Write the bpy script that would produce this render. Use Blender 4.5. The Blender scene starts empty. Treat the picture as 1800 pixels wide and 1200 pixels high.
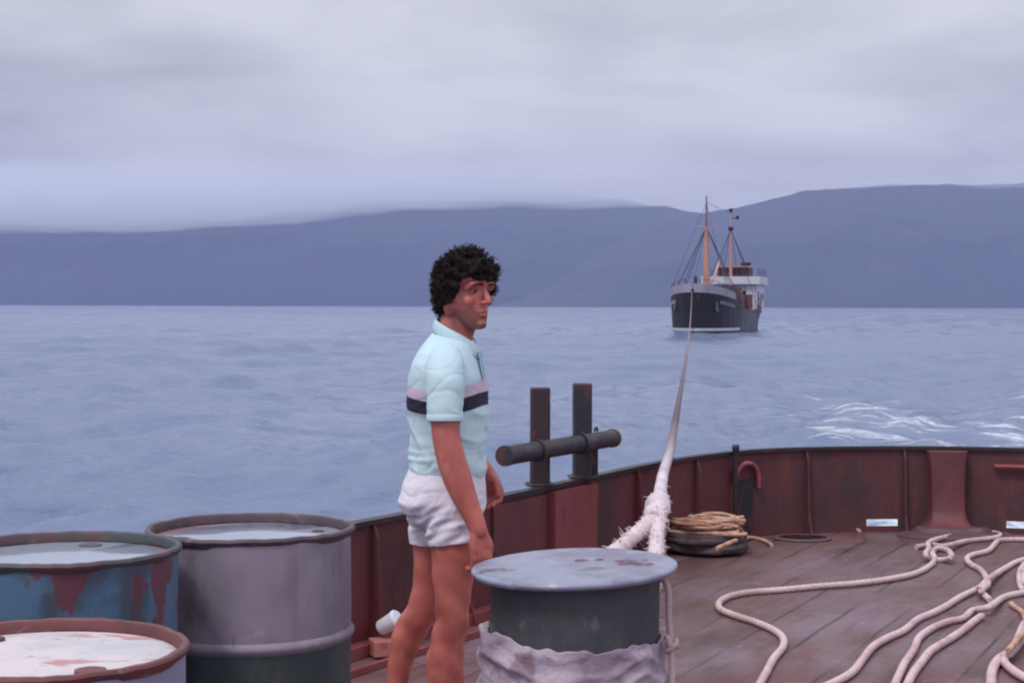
import bpy, math, random
import numpy as np
from mathutils import Vector, Matrix, noise as mnoise

SC = bpy.context.scene
COL = SC.collection
R = math.radians
random.seed(7)
rng = np.random.default_rng(11)

# ------------------------------------------------------------------ camera, world, sun
EYE = 1.53            # eye above the deck (deck is z = 0)
SEA = -1.47
FPX = 2900.0
HOR = 537.0
cam_d = bpy.data.cameras.new("camera")
cam = bpy.data.objects.new("camera", cam_d)
COL.objects.link(cam)
cam.location = (0, 0, EYE)
cam.rotation_euler = (R(90), R(-0.17), 0)
cam_d.sensor_width = 36
cam_d.lens = FPX / 1800 * 36
cam_d.shift_y = -(600 - HOR) / 1800
cam_d.clip_end = 40000
cam_d.clip_start = 0.05
SC.camera = cam

SUN_EL, SUN_AZ = 58.0, 215.0     # azimuth clockwise from +Y
w = bpy.data.worlds.new("World")
SC.world = w
w.use_nodes = True
nt = w.node_tree
nt.nodes.clear()
wo = nt.nodes.new("ShaderNodeOutputWorld")
bg = nt.nodes.new("ShaderNodeBackground")
bg.inputs["Strength"].default_value = 0.1
sky = nt.nodes.new("ShaderNodeTexSky")
sky.sky_type = 'NISHITA'
sky.sun_disc = False
sky.sun_elevation = R(SUN_EL)
sky.sun_rotation = R(SUN_AZ)
tc = nt.nodes.new("ShaderNodeTexCoord")
mp = nt.nodes.new("ShaderNodeMapping")
mp.inputs["Scale"].default_value = (3.0, 3.0, 10.0)
mp.inputs["Location"].default_value = (0.35, 0.1, 0.2)
nz = nt.nodes.new("ShaderNodeTexNoise")
nz.inputs["Scale"].default_value = 1.5
nz.inputs["Detail"].default_value = 4.5
nz.inputs["Roughness"].default_value = 0.5
nz.inputs["Distortion"].default_value = 0.25
cr = nt.nodes.new("ShaderNodeValToRGB")
cr.color_ramp.elements[0].position = 0.34
cr.color_ramp.elements[0].color = (3.7, 3.82, 4.15, 1)
cr.color_ramp.elements[1].position = 0.66
cr.color_ramp.elements[1].color = (6.1, 6.2, 6.5, 1)
sp = nt.nodes.new("ShaderNodeSeparateXYZ")
mr = nt.nodes.new("ShaderNodeMapRange")
mr.inputs[1].default_value = 0.16
mr.inputs[2].default_value = 0.9
mr.inputs[3].default_value = 1.0
mr.inputs[4].default_value = 2.0
vm = nt.nodes.new("ShaderNodeVectorMath")
vm.operation = 'SCALE'
mix = nt.nodes.new("ShaderNodeMix")
mix.data_type = 'RGBA'
mix.inputs[0].default_value = 0.93
L = nt.links.new
L(tc.outputs["Generated"], mp.inputs["Vector"])
L(mp.outputs[0], nz.inputs["Vector"])
L(nz.outputs["Fac"], cr.inputs["Fac"])
L(tc.outputs["Generated"], sp.inputs[0])
L(sp.outputs["Z"], mr.inputs[0])
L(cr.outputs[0], vm.inputs[0])
L(mr.outputs[0], vm.inputs["Scale"])
L(sky.outputs[0], mix.inputs[6])
L(vm.outputs[0], mix.inputs[7])
L(mix.outputs[2], bg.inputs["Color"])
L(bg.outputs[0], wo.inputs["Surface"])

sd = bpy.data.lights.new("sun", 'SUN')
sd.energy = 1.3
sd.angle = R(12)
sd.color = (1.0, 0.95, 0.9)
so = bpy.data.objects.new("sun", sd)
COL.objects.link(so)
dirv = Vector((math.sin(R(SUN_AZ)) * math.cos(R(SUN_EL)), math.cos(R(SUN_AZ)) * math.cos(R(SUN_EL)), math.sin(R(SUN_EL))))
so.rotation_euler = dirv.to_track_quat('Z', 'Y').to_euler()
so.location = (-3, -6, 12)

SC.view_settings.view_transform = 'Standard'
SC.view_settings.look = 'None'
SC.view_settings.exposure = 0.28
SC.view_settings.gamma = 1.0
SC.render.engine = 'CYCLES'
SC.cycles.pixel_filter_type = 'BLACKMAN_HARRIS'
SC.cycles.filter_width = 2.1
SC.cycles.volume_bounces = 2

# ------------------------------------------------------------------ helpers
def c(r, g, b):
    f = lambda v: (v / 255 / 12.92) if v / 255 <= 0.04045 else ((v / 255 + 0.055) / 1.055) ** 2.4
    return (f(r), f(g), f(b), 1)

def P(px, py, D):
    return Vector(((px - 900) / FPX * D, D, EYE - (py - HOR) / FPX * D))

def G(px, py, z=0.0):
    D = (EYE - z) * FPX / (py - HOR)
    return Vector(((px - 900) / FPX * D, D, z))

def material(name, base, rough=0.6, metal=0.0, layers=(), bump=(), spec=0.5, rough_var=0.0, sss=0.0, ior=None):
    """layers: (scale(x,y,z)|float, lo, hi, colour, detail, strength); bump: (scale, strength, distance)"""
    m = bpy.data.materials.new(name)
    m.use_nodes = True
    t = m.node_tree
    b = t.nodes["Principled BSDF"]
    b.inputs["Roughness"].default_value = rough
    b.inputs["Metallic"].default_value = metal
    b.inputs["Specular IOR Level"].default_value = spec
    if ior: b.inputs["IOR"].default_value = ior
    if sss:
        b.inputs["Subsurface Weight"].default_value = sss
        b.inputs["Subsurface Scale"].default_value = 0.01
    tcn = t.nodes.new("ShaderNodeTexCoord")
    def noise(scale, detail, off):
        mpn = t.nodes.new("ShaderNodeMapping")
        s = scale if isinstance(scale, (tuple, list)) else (scale,) * 3
        mpn.inputs["Scale"].default_value = s
        mpn.inputs["Location"].default_value = (off * 3.7, off * 1.3, off * 2.1)
        t.links.new(tcn.outputs["Object"], mpn.inputs["Vector"])
        n = t.nodes.new("ShaderNodeTexNoise")
        n.inputs["Scale"].default_value = 1.0
        n.inputs["Detail"].default_value = detail
        n.inputs["Roughness"].default_value = 0.62
        t.links.new(mpn.outputs[0], n.inputs["Vector"])
        return n
    cur = None
    for i, ly in enumerate(layers):
        scale, lo, hi, colr, detail, stren = ly
        n = noise(scale, detail, i + 1.0 + len(name) * 0.37)
        rr = t.nodes.new("ShaderNodeMapRange")
        rr.interpolation_type = 'SMOOTHSTEP'
        rr.inputs[1].default_value = lo
        rr.inputs[2].default_value = hi
        rr.inputs[3].default_value = 0
        rr.inputs[4].default_value = stren
        t.links.new(n.outputs["Fac"], rr.inputs[0])
        mx = t.nodes.new("ShaderNodeMix")
        mx.data_type = 'RGBA'
        t.links.new(rr.outputs[0], mx.inputs[0])
        if cur is None: mx.inputs[6].default_value = base
        else: t.links.new(cur, mx.inputs[6])
        mx.inputs[7].default_value = colr
        cur = mx.outputs[2]
    if cur is None: b.inputs["Base Color"].default_value = base
    else: t.links.new(cur, b.inputs["Base Color"])
    if rough_var:
        n = noise(9.0, 4, 9.3)
        rr = t.nodes.new("ShaderNodeMapRange")
        rr.inputs[1].default_value = 0.3; rr.inputs[2].default_value = 0.7
        rr.inputs[3].default_value = max(0.03, rough - rough_var); rr.inputs[4].default_value = min(1, rough + rough_var)
        t.links.new(n.outputs["Fac"], rr.inputs[0])
        t.links.new(rr.outputs[0], b.inputs["Roughness"])
    last = None
    for i, (scale, stren, dist) in enumerate(bump):
        n = noise(scale, 4, 20 + i)
        bn = t.nodes.new("ShaderNodeBump")
        bn.inputs["Strength"].default_value = stren
        bn.inputs["Distance"].default_value = dist
        t.links.new(n.outputs["Fac"], bn.inputs["Height"])
        if last: t.links.new(last, bn.inputs["Normal"])
        last = bn.outputs[0]
    if last: t.links.new(last, b.inputs["Normal"])
    m["out"] = 0
    return m

def props(o, label=None, cat=None, group=None, kind=None):
    if label: o["label"] = label
    if cat: o["category"] = cat
    if group: o["group"] = group
    if kind: o["kind"] = kind
    return o

def thing(name, loc, label, cat, rz=0.0, group=None):
    o = bpy.data.objects.new(name, None)
    COL.objects.link(o)
    o.location = loc
    o.rotation_euler = (0, 0, rz)
    o.empty_display_size = 0.1
    return props(o, label, cat, group)

class MB:
    """collects geometry; build() links it as one mesh object"""
    def __init__(s): s.v = []; s.f = []; s.mi = []; s.cur = 0
    def add(s, vs, fs):
        o = len(s.v)
        s.v.extend([tuple(v) for v in vs])
        for f in fs:
            s.f.append([i + o for i in f]); s.mi.append(s.cur)
        return s
    def box(s, cx, cy, cz, sx, sy, sz, M=None):
        vs = [Vector((cx + a * sx / 2, cy + b * sy / 2, cz + d * sz / 2)) for a in (-1, 1) for b in (-1, 1) for d in (-1, 1)]
        if M: vs = [M @ v for v in vs]
        return s.add(vs, [(0, 1, 3, 2), (4, 6, 7, 5), (0, 4, 5, 1), (2, 3, 7, 6), (0, 2, 6, 4), (1, 5, 7, 3)])
    def bar(s, a, b, w_, h_, up=Vector((0, 0, 1))):
        """box running from a to b, w_ across, h_ along up"""
        a = Vector(a); b = Vector(b); d = (b - a).normalized()
        x = d.cross(up).normalized(); u = x.cross(d).normalized()
        vs = [p + x * (i * w_ / 2) + u * (j * h_ / 2) for p in (a, b) for i in (-1, 1) for j in (-1, 1)]
        return s.add(vs, [(0, 1, 3, 2), (4, 6, 7, 5), (0, 4, 5, 1), (2, 3, 7, 6), (0, 2, 6, 4), (1, 5, 7, 3)])
    def lathe(s, prof, loc=(0, 0, 0), n=64, M=None, wob=None, cap=True):
        vs = []
        for k, (r, z) in enumerate(prof):
            for i in range(n):
                a = 2 * math.pi * i / n
                rr = r + (wob(a, z) if wob else 0)
                v = Vector((rr * math.cos(a), rr * math.sin(a), z))
                if M: v = M @ v
                vs.append(v + Vector(loc))
        fs = []
        for k in range(len(prof) - 1):
            for i in range(n):
                j = (i + 1) % n
                fs.append((k * n + i, k * n + j, (k + 1) * n + j, (k + 1) * n + i))
        s.add(vs, fs)
        o = len(s.v) - len(vs)
        if cap and prof[0][0] > 1e-6: s.f.append([o + i for i in range(n)][::-1]); s.mi.append(s.cur)
        if cap and prof[-1][0] > 1e-6: s.f.append([o + (len(prof) - 1) * n + i for i in range(n)]); s.mi.append(s.cur)
        return s
    def sweep(s, pts, ringf, n, closed=False):
        """pts dense path; ringf(k, s, theta) -> radius"""
        pts = [Vector(p) for p in pts]
        N = len(pts)
        T = []
        for i in range(N):
            if closed: t = pts[(i + 1) % N] - pts[i - 1]
            else: t = pts[min(i + 1, N - 1)] - pts[max(i - 1, 0)]
            T.append(t.normalized())
        up = Vector((0, 0, 1)) if abs(T[0].z) < 0.9 else Vector((1, 0, 0))
        u = (up - T[0] * up.dot(T[0])).normalized()
        vs = []; sl = 0.0
        for i in range(N):
            if i: sl += (pts[i] - pts[i - 1]).length
            u = (u - T[i] * u.dot(T[i])).normalized()
            vv = T[i].cross(u)
            for k in range(n):
                th = 2 * math.pi * k / n
                r = ringf(i, sl, th)
                vs.append(pts[i] + u * (math.cos(th) * r) + vv * (math.sin(th) * r))
        fs = []
        M = N if closed else N - 1
        for i in range(M):
            for k in range(n):
                j = (k + 1) % n; i2 = (i + 1) % N
                fs.append((i * n + k, i * n + j, i2 * n + j, i2 * n + k))
        s.add(vs, fs)
        if not closed:
            o = len(s.v) - len(vs)
            s.f.append([o + k for k in range(n)][::-1]); s.mi.append(s.cur)
            s.f.append([o + (N - 1) * n + k for k in range(n)]); s.mi.append(s.cur)
        return s
    def tube(s, pts, r, n=12, closed=False, step=None):
        if step: pts = resample(pts, step)
        rf = (lambda i, sl, th: r) if not callable(r) else (lambda i, sl, th: r(i / max(1, len(pts) - 1)))
        return s.sweep(pts, rf, n, closed)
    def build(s, name, mats, parent=None, origin=None, smooth=True, angle=40, raw=False):
        """verts are in world space unless raw; stored relative to the parent's / origin's location"""
        me = bpy.data.meshes.new(name)
        off = Vector((0, 0, 0))
        if not raw:
            if parent is not None: off = full_loc(parent)
            elif origin is not None: off = Vector(origin)
        va = np.array(s.v, dtype=float) - np.array(off)
        me.from_pydata(va.tolist(), [], s.f)
        if not isinstance(mats, (list, tuple)): mats = [mats]
        for m in mats: me.materials.append(m)
        if len(mats) > 1: me.polygons.foreach_set("material_index", s.mi)
        me.update()
        if smooth: me.shade_smooth() if angle is None else shade_auto(me, angle)
        o = bpy.data.objects.new(name, me)
        COL.objects.link(o)
        if parent is not None: o.parent = parent
        elif origin is not None: o.location = off
        return o

def full_loc(o):
    v = Vector((0, 0, 0))
    while o is not None:
        v += o.location; o = o.parent
    return v

def shade_auto(me, angle):
    me.shade_smooth()
    try: me.set_sharp_from_angle(angle=R(angle))
    except Exception: pass

def catmull(pts, per=12, closed=False):
    pts = [Vector(p) for p in pts]
    N = len(pts); out = []
    for i in range(N if closed else N - 1):
        p1 = pts[i]; p2 = pts[(i + 1) % N]
        p0 = pts[i - 1] if (i > 0 or closed) else p1 * 2 - p2
        p3 = pts[(i + 2) % N] if (i + 2 < N or closed) else p2 * 2 - p1
        for k in range(per):
            t = k / per
            out.append(0.5 * ((2 * p1) + (p2 - p0) * t + (2 * p0 - 5 * p1 + 4 * p2 - p3) * t * t + (3 * p1 - p0 - 3 * p2 + p3) * t ** 3))
    if not closed: out.append(pts[-1].copy())
    return out

def resample(pts, step):
    pts = [Vector(p) for p in pts]
    d = [0.0]
    for i in range(1, len(pts)): d.append(d[-1] + (pts[i] - pts[i - 1]).length)
    n = max(2, int(d[-1] / step) + 1)
    out = []; j = 0
    for k in range(n):
        s_ = d[-1] * k / (n - 1)
        while j < len(d) - 2 and d[j + 1] < s_: j += 1
        t = (s_ - d[j]) / max(1e-9, d[j + 1] - d[j])
        out.append(pts[j].lerp(pts[j + 1], min(1, max(0, t))))
    return out

def rope_geo(mb, pts, r, pitch=None, n=18, step=None, closed=False, strands=3):
    pitch = pitch or r * 7
    dense = resample(catmull(pts, 14, closed), step or r * 0.75)
    if closed: dense = dense[:-1]
    def rf(i, sl, th):
        ph = 2 * math.pi * sl / pitch
        x = ((th - ph) * strands / (2 * math.pi)) % 1.0
        w_ = abs(math.cos(math.pi * x)) if False else math.sqrt(max(0, 1 - (2 * x - 1) ** 2 * 0.9))
        fray = 1 + 0.05 * mnoise.noise(Vector((sl * 60, th * 2, r * 90)))
        return r * (0.66 + 0.36 * w_) * fray
    mb.sweep(dense, rf, n, closed)
    return dense

# ------------------------------------------------------------------ materials
RUST = c(96, 52, 44)
M_deck = None
m_bul = material("bulwark_paint", c(88, 50, 56), 0.66, layers=[
    ((1.1, 1.1, 0.8), 0.38, 0.56, c(104, 44, 50), 4, 0.92),
    ((2.6, 2.6, 1.0), 0.50, 0.68, c(60, 46, 48), 5, 0.8),
    ((16, 16, 2), 0.54, 0.70, c(112, 58, 50), 5, 0.65),
    ((30, 30, 30), 0.66, 0.76, c(140, 110, 108), 3, 0.35)], bump=[((3, 3, 2), 0.5, 0.03), (40, 0.35, 0.004)], rough_var=0.15)
m_red = material("red_oxide_paint", c(136, 68, 72), 0.6, layers=[
    ((4, 4, 1.5), 0.42, 0.66, c(128, 56, 60), 4, 0.9),
    ((12, 12, 3), 0.56, 0.74, c(84, 48, 50), 5, 0.8),
    ((26, 26, 26), 0.66, 0.75, c(178, 120, 112), 3, 0.5)], bump=[(5, 0.4, 0.02), (40, 0.35, 0.004)], rough_var=0.12)
m_red_dark = material("dull_red_paint", c(112, 54, 60), 0.62, layers=[
    ((4, 4, 1.5), 0.42, 0.66, c(90, 48, 54), 4, 0.9),
    ((12, 12, 3), 0.54, 0.74, c(70, 48, 50), 5, 0.8)], bump=[(5, 0.4, 0.02), (40, 0.35, 0.004)], rough_var=0.12)
m_rail = material("rail_dark_steel", c(52, 44, 52), 0.5, 0.2, layers=[((6, 6, 6), 0.5, 0.7, c(80, 58, 60), 4, 0.8)], bump=[(30, 0.3, 0.004)], rough_var=0.15)
m_bitt = material("bitt_weathered_steel", c(48, 46, 54), 0.55, 0.15, layers=[
    ((7, 7, 5), 0.48, 0.64, c(92, 58, 56), 5, 0.8),
    ((20, 20, 14), 0.6, 0.72, c(148, 76, 60), 4, 0.5)], bump=[(18, 0.4, 0.008), (60, 0.3, 0.003)], rough_var=0.15)
m_bitt_rust = material("bitt_rusty_steel", c(60, 40, 48), 0.6, 0.1, layers=[
    ((6, 6, 5), 0.45, 0.6, c(60, 42, 50), 5, 0.9),
    ((14, 14, 8), 0.56, 0.68, c(150, 78, 62), 4, 0.75)], bump=[(18, 0.4, 0.008), (60, 0.3, 0.003)], rough_var=0.15)
m_hull_out = material("tug_hull_paint", c(48, 46, 50), 0.5, layers=[((1, 1, 1), 0.5, 0.7, RUST, 5, 0.7)])
m_bollard = material("bollard_dark_green_paint", c(76, 76, 82), 0.5, 0.05, layers=[
    ((3, 3, 2.5), 0.45, 0.65, c(60, 64, 66), 4, 0.8),
    ((9, 9, 5), 0.52, 0.68, c(92, 82, 92), 5, 0.7),
    ((22, 22, 14), 0.62, 0.74, c(120, 106, 112), 4, 0.6)], bump=[(12, 0.3, 0.01), (60, 0.3, 0.003)], rough_var=0.15)
m_cap = material("bollard_cap_grey_paint", c(136, 138, 160), 0.34, 0.0, layers=[
    ((4, 4, 4), 0.44, 0.62, c(112, 106, 130), 5, 0.9),
    ((5, 10, 9), 0.56, 0.66, c(84, 68, 84), 5, 0.8),
    ((16, 16, 16), 0.62, 0.70, c(196, 182, 198), 5, 0.6)], bump=[(7, 0.25, 0.01), (50, 0.25, 0.003)], rough_var=0.15)
m_cloth = material("mauve_sacking", c(178, 162, 176), 0.7, layers=[
    ((5, 5, 6), 0.44, 0.62, c(134, 112, 132), 4, 0.85),
    ((11, 11, 9), 0.56, 0.68, c(128, 100, 110), 4, 0.7),
    ((9, 9, 12), 0.60, 0.72, c(186, 190, 212), 4, 0.6)], bump=[(14, 0.5, 0.02), (180, 0.4, 0.002)])
m_rope_white = material("white_rope_fibre", c(214, 198, 204), 0.85, layers=[
    ((6, 6, 6), 0.48, 0.7, c(188, 164, 172), 4, 0.8),
    ((40, 40, 40), 0.55, 0.75, c(160, 138, 148), 3, 0.5)], bump=[(220, 0.5, 0.002)])
m_rope_deck = material("worn_deck_rope_fibre", c(206, 180, 184), 0.85, layers=[
    ((3, 3, 3), 0.46, 0.66, c(184, 150, 152), 4, 0.8),
    ((18, 18, 18), 0.56, 0.74, c(150, 118, 120), 3, 0.6)], bump=[(220, 0.5, 0.002)])
m_rope_tan = material("tan_rope_fibre", c(196, 158, 140), 0.85, layers=[
    ((9, 9, 9), 0.45, 0.62, c(168, 118, 98), 4, 0.9),
    ((20, 20, 20), 0.58, 0.72, c(214, 186, 170), 3, 0.7)], bump=[(180, 0.5, 0.003)])
m_rope_dark = material("tarred_rope_fibre", c(86, 72, 76), 0.85, layers=[
    ((9, 9, 9), 0.45, 0.62, c(70, 56, 60), 4, 0.9)], bump=[(180, 0.5, 0.003)])

def drum_mat(name, base, layers): return material(name, base, 0.55, 0.1, layers=layers, bump=[((4, 4, 4), 0.25, 0.02), (50, 0.25, 0.003)], rough_var=0.15)
m_drum_grey = drum_mat("mauve_grey_drum_paint", c(148, 136, 150), [
    ((22, 22, 1.2), 0.50, 0.70, c(122, 108, 120), 4, 0.55),
    ((9, 9, 7), 0.62, 0.68, c(176, 166, 178), 5, 0.6),
    ((2, 2, 1.2), 0.42, 0.62, c(120, 110, 124), 4, 0.8),
    ((7, 7, 3), 0.56, 0.72, c(104, 92, 102), 5, 0.7),
    ((16, 16, 6), 0.64, 0.72, c(108, 68, 70), 4, 0.7)])
m_drum_green = drum_mat("dark_green_drum_paint", c(70, 76, 84), [
    ((3, 3, 1.5), 0.44, 0.62, c(54, 66, 64), 4, 0.8),
    ((9, 9, 2.4), 0.56, 0.72, c(92, 86, 96), 5, 0.6)])
m_drum_blue = drum_mat("blotchy_blue_drum_paint", c(76, 106, 134), [
    ((3.2, 3.2, 2.2), 0.48, 0.56, c(66, 74, 88), 4, 0.85),
    ((6, 6, 3.6), 0.56, 0.60, c(104, 54, 66), 4, 0.95),
    ((20, 20, 1.6), 0.56, 0.68, c(84, 58, 64), 4, 0.6),
    ((5, 5, 4), 0.56, 0.64, c(112, 104, 118), 3, 0.85),
    ((14, 14, 9), 0.62, 0.72, c(60, 58, 62), 4, 0.7)])
m_drum_lav = drum_mat("lavender_grey_drum_paint", c(142, 136, 162), [
    ((4, 4, 2), 0.46, 0.66, c(122, 114, 140), 4, 0.8),
    ((12, 12, 5), 0.6, 0.72, c(108, 72, 78), 4, 0.7)])
m_rim_dark = drum_mat("dark_drum_rim_steel", c(80, 68, 76), [
    ((9, 9, 9), 0.46, 0.62, c(100, 72, 74), 4, 0.8), ((24, 24, 24), 0.58, 0.7, c(140, 124, 132), 4, 0.6)])
m_rim_rust = drum_mat("rusty_drum_rim_steel", c(112, 64, 66), [
    ((9, 9, 9), 0.46, 0.62, c(84, 54, 58), 4, 0.8), ((24, 24, 24), 0.6, 0.7, c(150, 130, 134), 4, 0.5)])
m_rim_green = drum_mat("green_black_drum_rim_steel", c(72, 76, 80), [
    ((7, 7, 7), 0.50, 0.62, c(98, 64, 70), 4, 0.8), ((24, 24, 24), 0.58, 0.7, c(104, 96, 102), 4, 0.6)])
m_lid_brown = drum_mat("rusty_drum_lid", c(122, 92, 98), [((6, 6, 6), 0.45, 0.65, c(160, 144, 156), 4, 0.8)])
m_lid_white = material("white_painted_drum_lid", c(204, 194, 200), 0.5, layers=[
    ((3, 3, 3), 0.46, 0.64, c(168, 172, 180), 5, 0.8),
    ((6, 12, 9), 0.57, 0.65, c(176, 112, 122), 5, 0.8),
    ((3, 3, 3), 0.54, 0.70, c(150, 134, 138), 6, 0.7),
    ((20, 34, 20), 0.64, 0.69, c(110, 104, 120), 4, 0.7)], bump=[(9, 0.2, 0.01)], rough_var=0.15)
def puddle_mat():
    m = bpy.data.materials.new("rainwater_on_lid"); m.use_nodes = True
    b = m.node_tree.nodes["Principled BSDF"]
    b.inputs["Base Color"].default_value = c(150, 158, 178)
    b.inputs["Roughness"].default_value = 0.06
    b.inputs["IOR"].default_value = 1.6
    b.inputs["Specular IOR Level"].default_value = 0.8
    return m
m_puddle = puddle_mat()
m_white_thing = material("white_plastic", c(214, 216, 228), 0.5, bump=[(12, 0.4, 0.01)])
m_crate = material("dark_wet_wood", c(82, 68, 70), 0.7, layers=[((3, 3, 16), 0.45, 0.65, c(64, 52, 56), 4, 0.8)], bump=[((4, 4, 30), 0.5, 0.006)])

# ------------------------------------------------------------------ sea
def sea():
    phi = np.concatenate([np.linspace(-180, -28, 60)[:-1], np.linspace(-28, 28, 760), np.linspace(28, 180, 60)[1:-1]])
    phi = np.radians(phi)
    r0, r1 = 1.5, 9000.0
    q = 1.0078
    nr = int(math.log(r1 / r0) / math.log(q)) + 1
    r = r0 * q ** np.arange(nr)
    PH, RR = np.meshgrid(phi, r)
    X = RR * np.sin(PH); Y = RR * np.cos(PH)
    H = np.zeros_like(X)
    sp_r = RR * (q - 1)
    wind = math.radians(118)
    g = np.random.default_rng(5)
    for i in range(90):
        lam = 0.55 * (24.0 / 0.55) ** (i / 89.0)
        th = wind + g.normal(0, 0.55)
        k = 2 * math.pi / lam
        a = 0.0062 * lam ** 0.92 * (0.6 + 0.8 * g.random())
        if lam > 9: a *= (9 / lam) ** 1.6
        fade = np.clip((lam / (2.6 * sp_r)) - 0.6, 0, 1)
        p = k * (X * math.sin(th) + Y * math.cos(th)) + g.random() * 6.283
        s_ = np.sin(p)
        H += a * fade * (s_ + 0.35 * (s_ * s_ - 0.5))
    # long bow-wave ridges spreading from the towed ship
    def ridge(ax, ay, bx, by, amp, wd):
        dx, dy = bx - ax, by - ay
        ll = math.hypot(dx, dy)
        t = ((X - ax) * dx + (Y - ay) * dy) / ll ** 2
        d = np.abs((X - ax) * dy - (Y - ay) * dx) / ll
        return amp * np.exp(-(d / wd) ** 2) * np.clip(1 - np.clip(t, 0, 1), 0, 1) * (t > -0.02) * (t < 1)
    H += ridge(17.5, 171, 3.0, 222, 0.5, 1.6) + ridge(27, 200, 62, 262, 0.45, 2.0)
    H -= ridge(14.5, 171, 0.0, 222, 0.25, 1.6)
    nP = len(phi)
    co = np.stack([X, Y, SEA + H], -1).reshape(-1, 3)
    co = np.vstack([co, [[0, 0, SEA]]])
    idx = np.arange(nr * nP).reshape(nr, nP)
    a = idx[:-1, :]; b_ = idx[1:, :]
    quads = np.stack([a, np.roll(a, -1, 1), np.roll(b_, -1, 1), b_], -1).reshape(-1, 4)[:, ::-1]
    tri = np.stack([np.full(nP, nr * nP), idx[0], np.roll(idx[0], -1)], -1)[:, ::-1]
    me = bpy.data.meshes.new("sea")
    nv = len(co); nq = len(quads); ntri = len(tri)
    me.vertices.add(nv); me.vertices.foreach_set("co", co.ravel())
    me.loops.add(nq * 4 + ntri * 3)
    me.loops.foreach_set("vertex_index", np.concatenate([quads.ravel(), tri.ravel()]).astype(np.int32))
    me.polygons.add(nq + ntri)
    ls = np.concatenate([np.arange(nq) * 4, nq * 4 + np.arange(ntri) * 3]).astype(np.int32)
    me.polygons.foreach_set("loop_start", ls)
    me.update(calc_edges=True)
    me.shade_smooth()
    m = bpy.data.materials.new("sea_water"); m.use_nodes = True
    t = m.node_tree; b = t.nodes["Principled BSDF"]
    b.inputs["Roughness"].default_value = 0.16
    b.inputs["IOR"].default_value = 1.333
    tcn = t.nodes.new("ShaderNodeTexCoord")
    # foam patches churned up beside the stern
    def mapn(s, rz=0.0):
        q_ = t.nodes.new("ShaderNodeMapping"); q_.inputs["Scale"].default_value = s
        q_.inputs["Rotation"].default_value = (0, 0, rz)
        t.links.new(tcn.outputs["Object"], q_.inputs["Vector"]); return q_
    def noi(mpn, detail, rough=0.6, dist=0.0):
        n = t.nodes.new("ShaderNodeTexNoise"); n.inputs["Scale"].default_value = 1
        n.inputs["Detail"].default_value = detail; n.inputs["Roughness"].default_value = rough
        n.inputs["Distortion"].default_value = dist
        t.links.new(mpn.outputs[0], n.inputs["Vector"]); return n
    sx = t.nodes.new("ShaderNodeSeparateXYZ"); t.links.new(tcn.outputs["Object"], sx.inputs[0])
    def math_(op, a_, b_=None, c_=None):
        n = t.nodes.new("ShaderNodeMath"); n.operation = op
        for i, v in enumerate((a_, b_, c_)):
            if v is None: continue
            if isinstance(v, (int, float)): n.inputs[i].default_value = v
            else: t.links.new(v, n.inputs[i])
        return n.outputs[0]
    # wake axis: from the stern, heading 26 degrees right of the view
    def sm(val, lo, hi, a_=0.0, b2=1.0):
        q_ = t.nodes.new("ShaderNodeMapRange"); q_.interpolation_type = 'SMOOTHSTEP'
        t.links.new(val, q_.inputs[0]); q_.inputs[1].default_value = lo; q_.inputs[2].default_value = hi
        q_.inputs[3].default_value = a_; q_.inputs[4].default_value = b2
        return q_.outputs[0]
    side = sm(math_('SUBTRACT', sx.outputs[0], math_('MULTIPLY', sx.outputs[1], 0.13)), 0.0, 3.2)
    ahead = sm(sx.outputs[1], 38.0, 76.0, 1.0, 0.0)
    zone = math_('MULTIPLY', side, ahead)
    n1 = noi(mapn((0.55, 0.9, 1)), 7, 0.7, 0.5)
    near_ = math_('MULTIPLY', sm(sx.outputs[1], 25.0, 31.0, 1.0, 0.0), sm(math_('SUBTRACT', sx.outputs[0], math_('MULTIPLY', sx.outputs[1], 0.17)), -0.5, 0.5))
    thr = math_('SUBTRACT', 0.72, math_('ADD', math_('MULTIPLY', zone, 0.25), math_('MULTIPLY', near_, 0.25)))
    fm = t.nodes.new("ShaderNodeMapRange"); fm.interpolation_type = 'SMOOTHSTEP'
    t.links.new(n1.outputs["Fac"], fm.inputs[0]); t.links.new(thr, fm.inputs[1])
    t.links.new(math_('ADD', thr, 0.16), fm.inputs[2])
    fm.inputs[3].default_value = 0; fm.inputs[4].default_value = 0.85
    nf = noi(mapn((3.2, 4.5, 1)), 5, 0.7, 0.4)
    foam = math_('MULTIPLY', math_('MULTIPLY', fm.outputs[0], sm(nf.outputs["Fac"], 0.36, 0.56, 0.25, 1.0)), math_('GREATER_THAN', zone, 0.01))
    n2 = noi(mapn((0.02, 0.05, 1)), 4)
    mx0 = t.nodes.new("ShaderNodeMix"); mx0.data_type = 'RGBA'
    t.links.new(n2.outputs["Fac"], mx0.inputs[0])
    mx0.inputs[6].default_value = (0.10, 0.145, 0.275, 1); mx0.inputs[7].default_value = (0.14, 0.18, 0.325, 1)
    mx1 = t.nodes.new("ShaderNodeMix"); mx1.data_type = 'RGBA'
    t.links.new(foam, mx1.inputs[0]); t.links.new(mx0.outputs[2], mx1.inputs[6])
    mx1.inputs[7].default_value = (0.72, 0.78, 0.86, 1)
    t.links.new(mx1.outputs[2], b.inputs["Base Color"])
    nw = noi(mapn((0.014, 0.03, 1), R(8)), 5, 0.55)
    rg = math_('ADD', math_('MULTIPLY', foam, 0.5), sm(nw.outputs["Fac"], 0.38, 0.62, 0.07, 0.24))
    t.links.new(rg, b.inputs["Roughness"])
    last = None
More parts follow.
